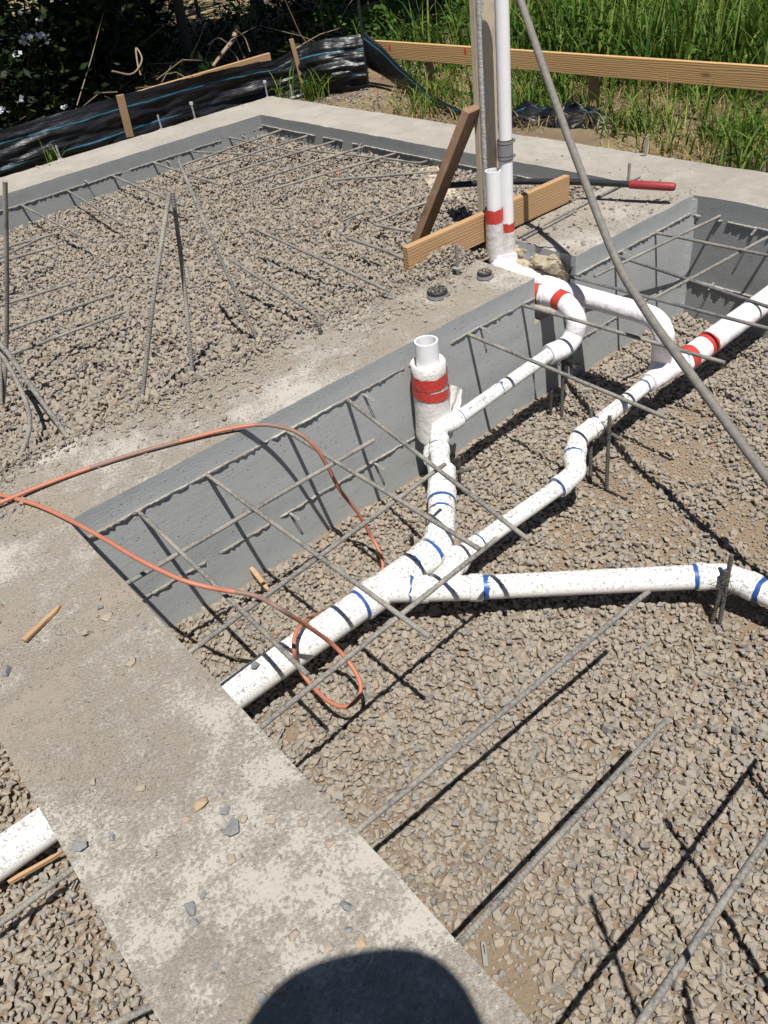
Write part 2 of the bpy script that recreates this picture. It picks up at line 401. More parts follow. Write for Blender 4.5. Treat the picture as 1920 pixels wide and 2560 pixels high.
def spline(pts, n=8):
    P = [np.asarray(p, float) for p in pts]; P = [2*P[0]-P[1]]+P+[2*P[-1]-P[-2]]; out = []
    for i in range(1, len(P)-2):
        for k in range(n):
            t = k/n; a, b, c, d = P[i-1], P[i], P[i+1], P[i+2]
            out.append(0.5*((2*b)+(-a+c)*t+(2*a-5*b+4*c-d)*t*t+(-a+3*b-3*c+d)*t**3))
    out.append(P[-2]); return out
def lin(a, b, n):
    a = np.asarray(a, float); b = np.asarray(b, float)
    return [a+(b-a)*i/n for i in range(n+1)]
def fbm(p, sc, oct=4):
    return noise.fractal(Vector(p)*sc, 1.0, 2.0, oct)
def sstep(a, b, x):
    t = np.clip((x-a)/(b-a), 0, 1); return t*t*(3-2*t)

# ------------------------------------------------------------------ stones: hulls of random points, all in one numpy pass
def hull(n, seed, flat):
    r = np.random.default_rng(seed); bm = bmesh.new()
    p = r.normal(size=(n, 3)); p /= np.linalg.norm(p, axis=1)[:, None]
    p = np.sign(p)*np.abs(p)**0.8
    p *= r.uniform(0.8, 1.05, size=(n, 1)); p *= np.array([1.15, 0.85, flat])
    for q in p: bm.verts.new(q)
    ret = bmesh.ops.convex_hull(bm, input=bm.verts)
    bmesh.ops.delete(bm, geom=[v for v in bm.verts if not v.link_faces], context='VERTS')
    bmesh.ops.triangulate(bm, faces=bm.faces[:])
    bm.verts.index_update()
    V = np.array([v.co for v in bm.verts]); F = np.array([[v.index for v in f.verts] for f in bm.faces]); bm.free()
    return V, F
HULLS = [hull(int(rng.integers(13, 20)), i, float(rng.uniform(0.5, 0.85))) for i in range(36)]
def stones_mesh(name, P, S, mat, tilt=0.45):
    n = len(P); which = rng.integers(0, len(HULLS), n); Vs = []; Fs = []; off = 0
    yaw = rng.uniform(0, 2*math.pi, n); ax = rng.normal(0, tilt, n); ay = rng.normal(0, tilt, n)
    for h, (V, F) in enumerate(HULLS):
        idx = np.nonzero(which == h)[0]
        if not len(idx): continue
        cz, sz = np.cos(yaw[idx]), np.sin(yaw[idx]); cx, sx = np.cos(ax[idx]), np.sin(ax[idx]); cy, sy = np.cos(ay[idx]), np.sin(ay[idx])
        x, y, z = [np.broadcast_to(V[:, k], (len(idx), len(V))) for k in range(3)]
        x, y = x*cz[:, None]-y*sz[:, None], x*sz[:, None]+y*cz[:, None]
        y, z = y*cx[:, None]-z*sx[:, None], y*sx[:, None]+z*cx[:, None]
        x, z = x*cy[:, None]+z*sy[:, None], -x*sy[:, None]+z*cy[:, None]
        W = np.stack([x, y, z], -1)*S[idx][:, None, None]+P[idx][:, None, :]
        Vs.append(W.reshape(-1, 3))
        Fs.append((F[None]+(off+np.arange(len(idx))*len(V))[:, None, None]).reshape(-1, 3)); off += len(idx)*len(V)
    return np_mesh(name, np.concatenate(Vs), np.concatenate(Fs), mat)
def jitter_grid(x0, x1, y0, y1, d):
    gx, gy = np.meshgrid(np.arange(x0, x1, d), np.arange(y0, y1, d*0.9)); gx = gx+(np.arange(gx.shape[0]) % 2)[:, None]*d*0.5
    p = np.stack([gx.ravel(), gy.ravel()], -1); p += rng.uniform(-0.42, 0.42, p.shape)*d
    return p[(p[:, 0] > x0) & (p[:, 0] < x1) & (p[:, 1] > y0) & (p[:, 1] < y1)]
def wob(x, y, f):
    return (np.sin(x*f+1.3)*np.cos(y*f*1.17+0.4)+0.5*np.sin(x*f*2.3+y*f*1.9)+0.35*np.cos(x*f*3.7-y*f*4.1))/1.85

# ------------------------------------------------------------------ levels
NX0, NX1 = -0.10, 0.383       # near footing
MY0, MY1 = 2.345, 2.83        # middle footing
BX0, BX1 = 3.96, 4.43         # right-hand outer footing
LY0, LY1 = 6.56, 7.08         # far outer footing
GX0, GX1 = 2.69, 2.985        # gap in the middle footing for the pipes
PIT = -0.68
def pit_z(x, y):
    return PIT+0.018*wob(x, y, 2.6)+0.010*wob(x+3, y, 7.0)+0.035*np.exp(-np.maximum(MY0-y, 0)/0.10)*(0.6+0.4*wob(x, y, 5))
def far_z(x, y):
    t = sstep(2.85, 5.6, y)
    return -0.04-0.06*sstep(2.9, 3.35, y)-t*(0.065+0.10*np.clip((3.9-x)/2.4, 0, 1.2))+0.014*wob(x, y, 3.1)+0.008*wob(x, y+2, 8.3)
def low_z(x, y):
    return -0.60+0.02*wob(x, y, 4)

# ------------------------------------------------------------------ ground and pit floors
def gridmesh(xs, ys, zf, skip=None):
    X, Y = np.meshgrid(xs, ys); Z = zf(X, Y); V = np.stack([X.ravel(), Y.ravel(), Z.ravel()], -1); nx = len(xs); F = []
    for j in range(len(ys)-1):
        for i in range(nx-1):
            if skip and skip(0.5*(xs[i]+xs[i+1]), 0.5*(ys[j]+ys[j+1])): continue
            a = j*nx+i; F.append((a, a+1, a+nx+1, a+nx))
    return V, np.array(F)
def ground_z(x, y):
    r = np.hypot(x-3, y-5)
    return -0.13+0.03*wob(x, y, 1.4)+0.02*wob(x, y, 4.5)-0.02*np.exp(-np.abs(y-7.2)*3)+np.clip(r-7, 0, 60)*0.012*(0.5+0.5*wob(x, y, 0.25))
xs = np.concatenate([-np.geomspace(90, 1.6, 22), [-1.45], np.arange(-1.2, 4.3, 0.3), [4.42], np.arange(4.55, 9.0, 0.12), np.geomspace(9.2, 120, 30)])
ys = np.concatenate([-np.geomspace(90, 1.6, 22), [-1.45], np.arange(-1.2, 7.0, 0.25), [7.07], np.arange(7.2, 12.0, 0.13), np.geomspace(12.3, 140, 32)])
V, F = gridmesh(xs, ys, ground_z, lambda x, y: -1.45 < x < 4.42 and -1.45 < y < 7.07)
link_me('ground', np_mesh('ground', V, F, M['ground'], True), 'structure')
V, F = gridmesh(np.arange(NX1-0.05, BX0+0.1, 0.05), np.arange(-0.8, MY0+0.06, 0.05), lambda x, y: pit_z(x, y)-0.011)
link_me('pit_ground', np_mesh('pit_ground', V, F, M['pitsoil'], True), 'structure')
V, F = gridmesh(np.arange(-1.3, BX0+0.1, 0.06), np.arange(MY1-0.05, LY0+0.06, 0.06), lambda x, y: far_z(x, y)-0.016)
link_me('fill_ground', np_mesh('fill_ground', V, F, M['pitsoil'], True), 'structure')
V, F = gridmesh(np.arange(-1.3, NX0+0.06, 0.06), np.arange(-1.2, MY0+0.06, 0.06), lambda x, y: low_z(x, y)-0.012)
link_me('side_pit_ground', np_mesh('side_pit_ground', V, F, M['pitsoil'], True), 'structure')

# gravel: one mass per place where it lies
BARE = [(atd(1330, 1050, PIT), 0.22), (atd(1235, 1240, PIT), 0.14), (atd(1600, 1310, PIT), 0.20), (atd(1500, 1000, PIT), 0.20), (atd(1420, 1140, PIT), 0.17),
        (atd(1500, 890, PIT), 0.12), (atd(1400, 960, PIT), 0.15), (atd(1590, 1120, PIT), 0.15), (atd(1230, 1150, PIT), 0.10), (atd(1050, 870, PIT), 0.08), (atd(1120, 2130, PIT), 0.09), (atd(1050, 2050, PIT), 0.10), (atd(620, 1580, PIT), 0.05), (atd(1640, 1180, PIT), 0.12)]
def bare(x, y):
    f = np.zeros_like(x)
    for c, r in BARE:
        f = np.maximum(f, np.exp(-((x-c[0])**2+(y-c[1])**2)/(r*r))*(1.0+0.3*wob(x, y, 20)))
    return np.clip(f, 0, 1)
def lay(name, box, zf, d, smin, smax, layers=2, keep=None, margin=260, lift=0.011):
    Ps = []; Ss = []
    for L in range(layers):
        p = jitter_grid(*box, d*(1.0 if L == 0 else 1.25)); x, y = p[:, 0], p[:, 1]
        s = rng.uniform(0, 1, len(p))**1.6*(smax-smin)+smin
        big_ = rng.uniform(0, 1, len(p)) < 0.02; s = np.where(big_, rng.uniform(smax, smax*1.25, len(p)), s)
        z = zf(x, y)+(-0.004 if L == 0 else lift)+rng.normal(0, 0.003, len(p))
        k = np.ones(len(p), bool)
        if keep is not None: k = keep(x, y, s, L)
        P3 = np.stack([x, y, z], -1); k &= in_view(P3, margin)
        Ps.append(P3[k]); Ss.append(s[k])
    return Ps, Ss
def keep_pit(x, y, s, L):
    b = bare(x, y); u = rng.uniform(0, 1, len(x))
    return u > b*(0.93 if L == 0 else 1.1)+(0.0 if L == 0 else 0.15)
Ps, Ss = lay('gravel', (NX1+0.012, BX0-0.012, -0.4, MY0-0.012), pit_z, 0.0208, 0.0075, 0.0185, keep=keep_pit, lift=0.007, margin=600)
p2 = jitter_grid(NX1+0.012, BX0-0.012, -0.4, MY0-0.012, 0.02); b2 = bare(p2[:, 0], p2[:, 1]); k2 = (rng.uniform(0, 1, len(p2)) < 0.15+0.8*b2)
p2 = p2[k2]; P3 = np.stack([p2[:, 0], p2[:, 1], pit_z(p2[:, 0], p2[:, 1])-0.006], -1); kk = in_view(P3, 200); P3 = P3[kk]
Ps.append(P3); Ss.append(rng.uniform(0.003, 0.008, len(P3)))
o = link_me('gravel', stones_mesh('gravel', np.concatenate(Ps), np.concatenate(Ss), M['gravel'], 0.28), 'stuff')
Ps, Ss = lay('gravel', (-1.25, BX0-0.012, MY1-0.03, LY0-0.012), far_z, 0.0235, 0.0085, 0.0195,
             keep=lambda x, y, s, L: (rng.uniform(0, 1, len(x)) > (0.0 if L == 0 else 0.25)) & ((y > MY1+0.012) | (far_z(x, y) > -0.2)) & ((y > MY1+0.012) | ((x > GX0) & (x < GX1))), margin=1100)
o = link_me('gravel', stones_mesh('gravel', np.concatenate(Ps), np.concatenate(Ss), M['gravel'], 0.5), 'stuff')
Ps, Ss = lay('gravel', (-1.25, NX0-0.012, -0.9, MY0-0.01), low_z, 0.021, 0.0085, 0.0165, keep=lambda x, y, s, L: rng.uniform(0, 1, len(x)) > 0.25*L, margin=900)
o = link_me('gravel', stones_mesh('gravel', np.concatenate(Ps), np.concatenate(Ss), M['gravel'], 0.3), 'stuff')
# gravel and grit spilled over the footing tops
Ps = []; Ss = []
def heap(x, y):
    return 0.075*np.exp(-(((x-2.55)/0.19)**2+((y-2.80)/0.085)**2))+0.02*np.exp(-(((x-1.9)/0.35)**2+((y-2.84)/0.06)**2))+0.018*np.exp(-((y-MY1)/0.04)**2)*(x < 1.6)
def spill(box, d, s0, s1, dens, zf, lift=0.4):
    p = jitter_grid(*box, d); x, y = p[:, 0], p[:, 1]; k = rng.uniform(0, 1, len(p)) < dens(x, y); x, y = x[k], y[k]
    s = rng.uniform(0, 1, len(x))**2.4*(s1-s0)+s0
    P3 = np.stack([x, y, zf(x, y)+s*lift], -1); v = in_view(P3, 120); Ps.append(P3[v]); Ss.append(s[v])
patch = lambda x, y: np.clip(0.5+0.9*wob(x, y, 6.0), 0, 1)
spill((0.2, GX0-0.01, MY0+0.03, MY1+0.04), 0.02, 0.006, 0.016, lambda x, y: np.clip(sstep(0.0, 0.42, y-MY0)*(patch(x, y)*0.55+0.45*sstep(0.33, 0.48, y-MY0))+1.0*(heap(x, y) > 0.012), 0, 1), heap)
spill((2.2, GX0-0.005, 2.62, MY1+0.03), 0.018, 0.010, 0.018, lambda x, y: (heap(x, y) > 0.02)*0.95, lambda x, y: heap(x, y)*0.6)
spill((0.2, GX0-0.01, MY0+0.015, MY1+0.03), 0.009, 0.0018, 0.0048, lambda x, y: np.clip(0.10+sstep(0.0, 0.45, y-MY0)*0.8*patch(x+1, y), 0, 0.9), heap)
spill((GX1+0.02, BX0, MY0+0.03, MY1), 0.026, 0.005, 0.015, lambda x, y: np.clip(0.30*patch(x+2, y)+0.06, 0, 1), lambda x, y: 0*x)
spill((GX1+0.02, BX0+0.1, MY0+0.02, MY1), 0.012, 0.002, 0.005, lambda x, y: 0.35*patch(x+2, y)+0.05, lambda x, y: 0*x)
dn = lambda x, y: np.clip(0.12+0.75*np.exp(-((y-1.55)/0.42)**2)*(0.55+0.6*wob(x, y, 7)), 0, 0.9)
spill((NX0+0.01, NX1-0.008, -0.2, MY0+0.3), 0.0075, 0.0012, 0.0034, dn, lambda x, y: 0*x)
spill((NX0+0.02, NX1-0.012, 1.2, MY0+0.1), 0.035, 0.005, 0.014, lambda x, y: 0.32*np.exp(-((y-1.85)/0.32)**2)*patch(x, y+3), lambda x, y: 0*x)
spill((BX0+0.02, BX1-0.01, 1.2, 4.2), 0.05, 0.004, 0.012, lambda x, y: 0.12*patch(x, y), lambda x, y: 0*x)
spill((1.5, 4.3, LY0+0.42, LY1-0.01), 0.035, 0.005, 0.014, lambda x, y: 0.5*(wob(x, y*0.2, 2.7) > 0.35), lambda x, y: 0*x)
o = link_me('loose_gravel', stones_mesh('loose_gravel', np.concatenate(Ps), np.concatenate(Ss), M['grit'], 0.35), 'stuff')
# stones on the soil beyond the footing
Ps = []; Ss = []
spill((BX1+0.02, 5.6, 2.0, 7.2), 0.035, 0.006, 0.018, lambda x, y: np.clip(0.75*(y > 5.2)*(x < 5.4)+0.10*patch(x, y), 0, 1), ground_z)
o = link_me('rubble', stones_mesh('rubble', np.concatenate(Ps), np.concatenate(Ss), M['gravel'], 0.4), 'stuff')

# ------------------------------------------------------------------ concrete footings
def wall_mesh(x0, x1, y0, y1, z0, z1, sides, res=0.035, chip=0.006):
    """box faces as fine grids; sides: string of N S E W T; edges crumble a little"""
    V = []; F = []; idx = {}
    def vert(p):
        k = tuple(np.round(p, 5))
        if k not in idx: idx[k] = len(V); V.append(list(p))
        return idx[k]
    def face(o, a, b):
        o, a, b = map(np.array, (o, a, b)); la, lb = np.linalg.norm(a), np.linalg.norm(b)
        na = max(1, int(la/res)); nb = max(1, int(lb/res))
        g = [[vert(o+a*i/na+b*j/nb) for i in range(na+1)] for j in range(nb+1)]
        for j in range(nb):
            for i in range(na): F.append((g[j][i], g[j][i+1], g[j+1][i+1], g[j+1][i]))
    dx, dy, dz = x1-x0, y1-y0, z1-z0
    if 'T' in sides: face((x0, y0, z1), (dx, 0, 0), (0, dy, 0))
    if 'S' in sides: face((x0, y0, z0), (dx, 0, 0), (0, 0, dz))
    if 'N' in sides: face((x1, y1, z0), (-dx, 0, 0), (0, 0, dz))
    if 'W' in sides: face((x0, y1, z0), (0, -dy, 0), (0, 0, dz))
    if 'E' in sides: face((x1, y0, z0), (0, dy, 0), (0, 0, dz))
    for v in V:
        p = Vector(v); e = 0.0
        if abs(v[2]-z1) < 1e-4:
            near = min([abs(v[1]-y0) if 'S' in sides else 9, abs(v[1]-y1) if 'N' in sides else 9, abs(v[0]-x0) if 'W' in sides else 9, abs(v[0]-x1) if 'E' in sides else 9])
            e = 1.0 if near < 1e-4 else 0.0
        v[2] += 0.003*fbm(p, 1.7)-e*chip*max(0, fbm(p+Vector((3, 1, 2)), 9.0)+0.05)
        if abs(v[0]-x0) < 1e-4 and 'W' in sides or abs(v[0]-x1) < 1e-4 and 'E' in sides: v[0] += 0.0025*fbm(p, 3.0)
        if abs(v[1]-y0) < 1e-4 and 'S' in sides or abs(v[1]-y1) < 1e-4 and 'N' in sides: v[1] += 0.0025*fbm(p, 3.0)
    return V, F
foundation = thing('concrete_footings', 'grey poured concrete footing walls with pale dusty tops around the gravel', 'footing', (0, 0, 0))
def wall(*a, mat='concrete', **k):
    V, F = wall_mesh(*a, **k); return MB().add(V, F).build('footing_wall', M[mat], foundation)
wall(NX0, NX1, -1.5, MY0, -1.0, 0, 'TWE')
wall(-1.5, GX0, MY0, MY1, -1.0, 0, 'TSNEW')
wall(GX0, GX1, MY0+0.012, MY1-0.01, -1.0, -0.24, 'TSN')
wall(GX1, BX0, MY0, MY1, -1.0, 0, 'TSNW', chip=0.012)
wall(BX0, BX1, -1.5, LY1, -1.0, 0, 'TWEN', mat='rough_concrete')
wall(-1.5, BX0, LY0, LY1, -1.0, 0, 'TSN', mat='rough_concrete')
wall(NX1, BX0, -1.13, -0.65, -1.0, 0, 'TSN')
# fins of mortar squeezed between the form boards
def fin(path, out, w, jag, drop=0.006):
    """path along the face; out = direction out of the wall"""
    mb = MB(); out = Vector(out); n = len(path); V = []; F = []
    for p in path:
        p = Vector(p); k = max(0.0005, w*(0.45+0.9*random.random()*jag)) if fbm(p, 6) > -0.45 else 0.0006
        d = drop*(0.5+random.random())
        V += [p-out*0.003+Vector((0, 0, 0.002)), p+out*k+Vector((0, 0, 0.001)), p+out*k*0.8-Vector((0, 0, d)), p-out*0.003-Vector((0, 0, d*1.1))]
    for i in range(n-1):
        for k in range(3): F.append((i*4+k, i*4+k+1, (i+1)*4+k+1, (i+1)*4+k))
    return mb.add(V, F).build('mortar_ridge', M['concrete'], foundation)
def xline(x0, x1, y, z, st=0.012): return [(x, y, z+0.003*fbm((x, y, z), 5)+0.0012*random.uniform(-1, 1)) for x in np.arange(x0, x1, st)]
def yline(y0, y1, x, z, st=0.012): return [(x, y, z+0.003*fbm((x, y, z), 5)+0.0012*random.uniform(-1, 1)) for y in np.arange(y0, y1, st)]
for z in (-0.095, -0.455):
    fin(xline(NX1, GX0, MY0, z), (0, -1, 0), 0.009, 1.0)
    fin(xline(GX1, BX0, MY0, z), (0, -1, 0), 0.009, 1.0)
    fin(yline(-0.6, MY0, BX0, z-0.01), (-1, 0, 0), 0.016, 1.0)
fin(xline(-1.2, BX0, LY0, -0.10), (0, -1, 0), 0.010, 1.0)
fin(yline(MY1, LY0, BX0, -0.085), (-1, 0, 0), 0.012, 1.0)
mb = MB(); pr = [(BX0-0.028, MY0+0.004), (BX0-0.003, MY0-0.028), (BX0+0.01, MY0+0.01)]
zs = np.arange(-0.8, -0.002, 0.03); V = []; F = []
for z in zs:
    for (x, y) in pr: V.append((x+0.003*fbm((x, y, z), 14), y+0.003*fbm((y, z, x), 14), z))
for i in range(len(zs)-1):
    for k in range(3): F.append((i*3+k, i*3+(k+1) % 3, (i+1)*3+(k+1) % 3, (i+1)*3+k))
F.append((len(V)-3, len(V)-2, len(V)-1))
mb.add(V, F).build('corner_fillet', M['concrete'], foundation)

# ------------------------------------------------------------------ reinforcing bars
RB = 0.0082
def bar(pts, label, group, mat='rebar', r=RB, name='rebar_dowel', wig=0.0015):
    n = max(2, int(sum(np.linalg.norm(np.subtract(pts[i+1], pts[i])) for i in range(len(pts)-1))/0.05))
    P = spline(pts, max(2, n//(len(pts)-1)))
    P = [np.asarray(p)+np.array([fbm(p, 2.3), fbm((p[2], p[0], p[1]), 2.3), fbm((p[1], p[2], p[0]), 2.3)])*wig for p in P]
    ob = MB().tube(P, r, 8).build(name, M[mat], None, pts[0])
    return tag(ob, label, 'rebar', group)
G1 = 'bars standing out of the middle footing over the pipe pit'
ZY = -0.10
for xw, end, ze, lab, mat in [
    (0.609, (770, 1686), -0.105, 'dusty bar from the grey wall ending over the open end of the main white pipe', 'rebar'),
    (0.888, (1074, 1592), -0.10, 'dusty bar from the grey wall passing over the white wye fitting', 'rebar'),
    (1.254, (1199, 1373), -0.10, 'bar from the grey wall ending above the blue ringed branch beside the wye', 'rebar'),
    (1.556, (1322, 1350), -0.10, 'long dusty bar crossing the vertical blue ringed pipe and the straight branch pipe', 'rebar'),
    (2.248, (1669, 1045), -0.12, 'dark bar crossing two white pipes just right of the red taped stub', 'rebar'),
    (2.60, (1811, 906), -0.06, 'bar crossing the curved wrapped pipe and ending below the red tape rings', 'rebar'),
    (2.965, (1985, 838), -0.10, 'dark ribbed bar crossing behind the leaning pipe above the wrapped pipe', 'rebar_clean'),
    (3.295, (2020, 801), -0.12, 'dark ribbed bar starting behind the leaning pipe under the upper cross bars', 'rebar_clean'),
    (3.632, (2040, 663), -0.07, 'bar nearest the far corner of the pipe pit, along the right wall', 'rebar')]:
    e = at(*end, ze); bar([(xw, MY0+0.02, ZY), (xw+(e[0]-xw)*0.5, (MY0+e[1])/2, (ZY+ze)/2), e], lab, G1, mat)
G2 = 'bars standing out of the near footing over the pipe pit'
ZX = -0.118
for a, b, za, zb, lab in [
    ((308, 1464), (935, 1099), ZX, -0.112, 'upper long bar close along the grey wall under the orange cord'),
    ((469, 1633), (1113, 1160), ZX, ZX, 'second long bar from the wall, crossing the orange cord and ending on the vertical pipe'),
    ((645, 1822), (1243, 1346), ZX, -0.112, 'long bar crossing over the wye and the orange loop to the branch pipe'),
    ((885, 2083), (1622, 1479), -0.13, -0.17, 'long grey dusty bar over gravel reaching the right hand pipe'),
    ((1151, 2354), (1663, 1804), -0.14, -0.32, 'grey bar over gravel with its shadow close along its upper side'),
    ((1605, 2551), (2145, 1765), -0.12, -0.12, 'grey bar crossing the bottom right corner over crossed shadows')]:
    A = at(*a, za); B = at(*b, zb); d = (A-B)/np.linalg.norm(A-B); s = (A[0]-(NX1-0.02))/(-d[0]); A2 = A+d*max(s, 0)
    bar([A2, (A2+B)/2, B], lab, G2)
G3 = 'bars standing out of the right wall over the pipe pit'
for a, b, zb, lab in [((1800, 540), (1486, 691), -0.10, 'slanting bar from the right wall, upper of the two crossing the dark bars'),
                      ((2010, 545), (1634, 746), -0.115, 'slanting bar entering from the right frame edge, lower of the two crossing the dark bars')]:
    A = at(*a, -0.085); B = at(*b, zb); d = (A-B)/np.linalg.norm(A-B)
    bar([A+d*max(0, (BX0+0.02-A[0])/d[0]), (A+B)/2, B], lab, G3)
# bars over the pit from the footing behind the photographer
G4 = 'bars reaching in from the footing behind the photographer'
for a, b in [((0.89, -0.107, 0.0), (1.06, 0.265, 0.15)), ((0.50, -0.15, 0.45), (0.66, 0.142, 0.50)), ((0.60, -0.16, 0.27), (0.70, -0.07, 0.30)), ((1.33, 0.10, 0.0), (1.40, 0.245, 0.0))]:
    d = np.subtract(b, a)/np.linalg.norm(np.subtract(b, a)); c = np.array(a)-d*0.35; f = np.array([c[0]-0.1, -0.64, -0.1])
    bar([f, (f+c)/2+np.array([0, 0, 0.05]), c, a, b], 'bent bar beside the photographer, seen as a shadow across the gravel', G4)
# far fill
G5 = 'bars standing out of the far footing over the gravel'
LZ = -0.10
for a, e, lab in [((50, 511), (212, 596), 'leftmost straight bar out of the far wall, ending on gravel'), ((168, 476), (309, 561), 'second straight bar from the left out of the far wall'),
                  ((280, 439), (459, 515), 'bar out of the far wall reaching the tip of the leaning bar pair'), ((380, 405), (552, 463), 'bar out of the far wall crossing behind the long leaning bar'),
                  ((570, 343), (747, 382), 'bar out of the far wall crossing the bars near the far corner')]:
    A = atY(*a, LY0+0.015); E_ = at(*e, -0.10); bar([A, (np.asarray(A)+E_)/2, E_], lab, G5)
A = atY(470, 377, LY0+0.015); bar([A, at(510, 381, -0.1), at(570, 383, -0.1), at(651, 389, -0.1)], 'bent bar out of the far wall lying across the straight ones', G5)
G6 = 'bars standing out of the right hand footing over the far gravel'
for a, e, lab in [((711, 322), (446, 417), 'bar from the back wall nearest the far inner corner'), ((774, 338), (478, 431), 'second bar from the far inner corner out of the back wall'),
                  ((843, 351), (542, 442), 'third bar from the far inner corner out of the back wall'), ((914, 365), (607, 461), 'fourth bar from the far inner corner out of the back wall'),
                  ((993, 382), (671, 476), 'fifth bar from the far inner corner, beside the small red scrap')]:
    d = ray(*a); A = CAM+(BX0+0.015)/d[0]*d; E_ = at(*e, -0.085); bar([A, (A+E_)/2, E_], lab, G6)
d = ray(1074, 401); A = CAM+(BX0+0.015)/d[0]*d
bar([A, at(1040, 407, A[2]), at(960, 396, A[2]), at(735, 372, A[2])], 'bent bar from the back wall lying over the parallel bars', G6)
d = ray(1097, 428); bar([at(1097, 428, -0.11), at(839, 449, -0.10)], 'lone bar reaching left from behind the plank brace', G6)
bar([at(1120, 500, -0.03), at(1057, 509, -0.03), at(938, 555, -0.045)], 'short bar in the gravel left of the plank brace', G6)
G7 = 'bars bent up from the middle footing over the far gravel'
bar([at(802, 843, -0.02), at(798, 815, 0.045), at(790, 788, 0.075), at(700, 728, 0.075), at(580, 652, 0.07)], 'dowel bent over the gravel from the dusty middle footing, with a short upright stub', G7)
bar([at(965, 725, 0.05), at(800, 647, 0.055), at(637, 572, 0.06)], 'long bar over the gravel left of the round caps', G7)
bar([at(1030, 655, 0.02), at(950, 622, 0.02), at(866, 594, 0.02)], 'bar over the gravel ending at the end of the board on edge', G7)
bar([at(1025, 579, -0.035), at(941, 563, -0.045)], 'half buried bar end by the foot of the plank brace', G7)
bar([at(911, 528, -0.055), at(853, 553, -0.06)], 'half buried short bar in the middle of the far gravel', G7)
bar([at(354, 1013, -0.03), at(385, 735, 0.38), at(424, 482, 0.68)], 'left bar of the leaning pair that meets in a point', G7, r=0.0095)
bar([at(481, 930, -0.03), at(458, 690, 0.34), at(431, 480, 0.67)], 'right bar of the leaning pair that meets in a point', G7, r=0.0095)
bar([at(640, 842, -0.03), at(530, 600, 0.40), at(446, 399, 0.69)], 'longest leaning bar, rising right of the pointed pair', G7, r=0.009)
bar([at(8, 1008, -0.08), at(16, 860, 0.17), at(17, 640, 0.55), at(13, 452, 0.83)], 'tall upright bar at the left frame edge', G7, r=0.0095)
bar([at(-12, 700, 0.36), at(0, 900, 0.1), at(4, 1005, -0.06)], 'bent bar behind the tall upright bar at the left edge', G7)
bar([at(176, 1100, -0.02), at(95, 990, 0.10), at(17, 880, 0.22), at(-60, 800, 0.30)], 'ribbed bar leaning out of the middle footing at the left edge', G7, r=0.0105)
bar([at(26, 1165, -0.02), at(55, 1130, 0.02), at(75, 1062, 0.06), at(64, 1003, 0.10), at(30, 930, 0.14), at(-20, 850, 0.2)], 'hooked bar curling down to the left end of the middle footing', G7, r=0.0095)
G8 = 'bars reaching over the far gravel from the left'
for a, b, lab in [((-90, 792), (189, 705), 'upper of three parallel bars entering at the left edge'), ((-80, 860), (285, 734), 'middle of three parallel bars entering at the left edge'),
                  ((-70, 922), (312, 779), 'lower and longest of three parallel bars entering at the left edge'), ((-60, 640), (137, 584), 'short bar at the left edge nearest the far wall'),
                  ((-30, 660), (112, 590), 'short bar crossing its neighbour at the left edge'), ((-60, 672), (139, 615), 'short bar at the left edge below two crossing ones')]:
    bar([at(*a, -0.03), (at(*a, -0.03)+at(*b, -0.03))/2, at(*b, -0.035)], lab, G8)
# loose rods on the middle footing by the board
bar([at(1296, 593, 0.010), at(1600, 440, 0.010)], 'loose ribbed rod lying along the foot of the board on edge', 'loose rods on the middle footing', r=0.0075)
bar([at(1307, 597, 0.010), at(1440, 527, 0.010)], 'shorter loose rod lying beside the long one on the footing', 'loose rods on the middle footing', r=0.0075)
# low left pit
bar([at(-80, 2370, -0.5), at(185, 2170, -0.5)], 'dusty bar in the pit left of the near footing', 'bars left of the near footing', r=0.009)
bar([at(265, 2570, -0.45), at(380, 2515, -0.45)], 'short bar at the lower left below the near footing edge', 'bars left of the near footing', r=0.009)

# stakes with tie wire holding the pipes
def stake(top, foot, label, zt, wire=None):
    F0 = at(*foot, PIT+0.0); T0 = np.array([F0[0], F0[1], zt])
    d = ray(*top); # lean so that the tip meets the sighting at height zt
    T1 = at(*top, zt); T0 = T1 if np.linalg.norm(T1-F0) < 0.55 else T0
    P = lin(F0-np.array([0, 0, 0.06]), T0, 6)
    ob = thing('pipe_stake', label, 'stake', F0, 'rebar stakes tied to the pipes')
    MB().tube(P, 0.0085, 8).build('rod', M['stake'], ob)
    if wire is not None:
        c = np.array(wire); pts = [c+np.array([0.028*math.cos(t)*(1+0.1*math.sin(5*t)), 0.028*math.sin(t), 0.012*math.sin(3*t)]) for t in np.linspace(0, 11, 40)]
        mbw = MB().tube(pts, 0.0013, 5)
        for q in range(4): mbw.tube([c, c+rng.normal(0, 0.03, 3), c+rng.normal(0, 0.045, 3)], 0.0011, 4)
        mbw.build('tie_wire', M['wire'], ob)
    return ob
stake((1408, 890), (1404, 1052), 'dark stake tied under the upper branch pipe, right of its pair', -0.33, at(1407, 905, -0.36))
stake((1378, 975), (1375, 1042), 'shorter dark stake left of its pair below the upper branch pipe', -0.50)
stake((1478, 1022), (1477, 1210), 'dark stake behind the lower branch pipe, left of its pair', -0.36)
stake((1524, 1040), (1517, 1222), 'dark stake in front of the lower branch pipe, right of its pair', -0.34, at(1521, 1060, -0.37))
stake((1829, 1387), (1800, 1555), 'taller dark stake at the elbow of the right hand pipe', -0.40, at(1815, 1470, -0.49))
stake((1815, 1425), (1780, 1548), 'shorter dark stake at the elbow of the right hand pipe', -0.46)
stake((1084, 1372), (1092, 1420), 'short wired stake between the wye and the branch elbow', -0.49, at(1086, 1378, -0.49))
stake((1147, 1142), (1148, 1235), 'wired stake right of the vertical blue ringed pipe', -0.47, at(1147, 1150, -0.48))
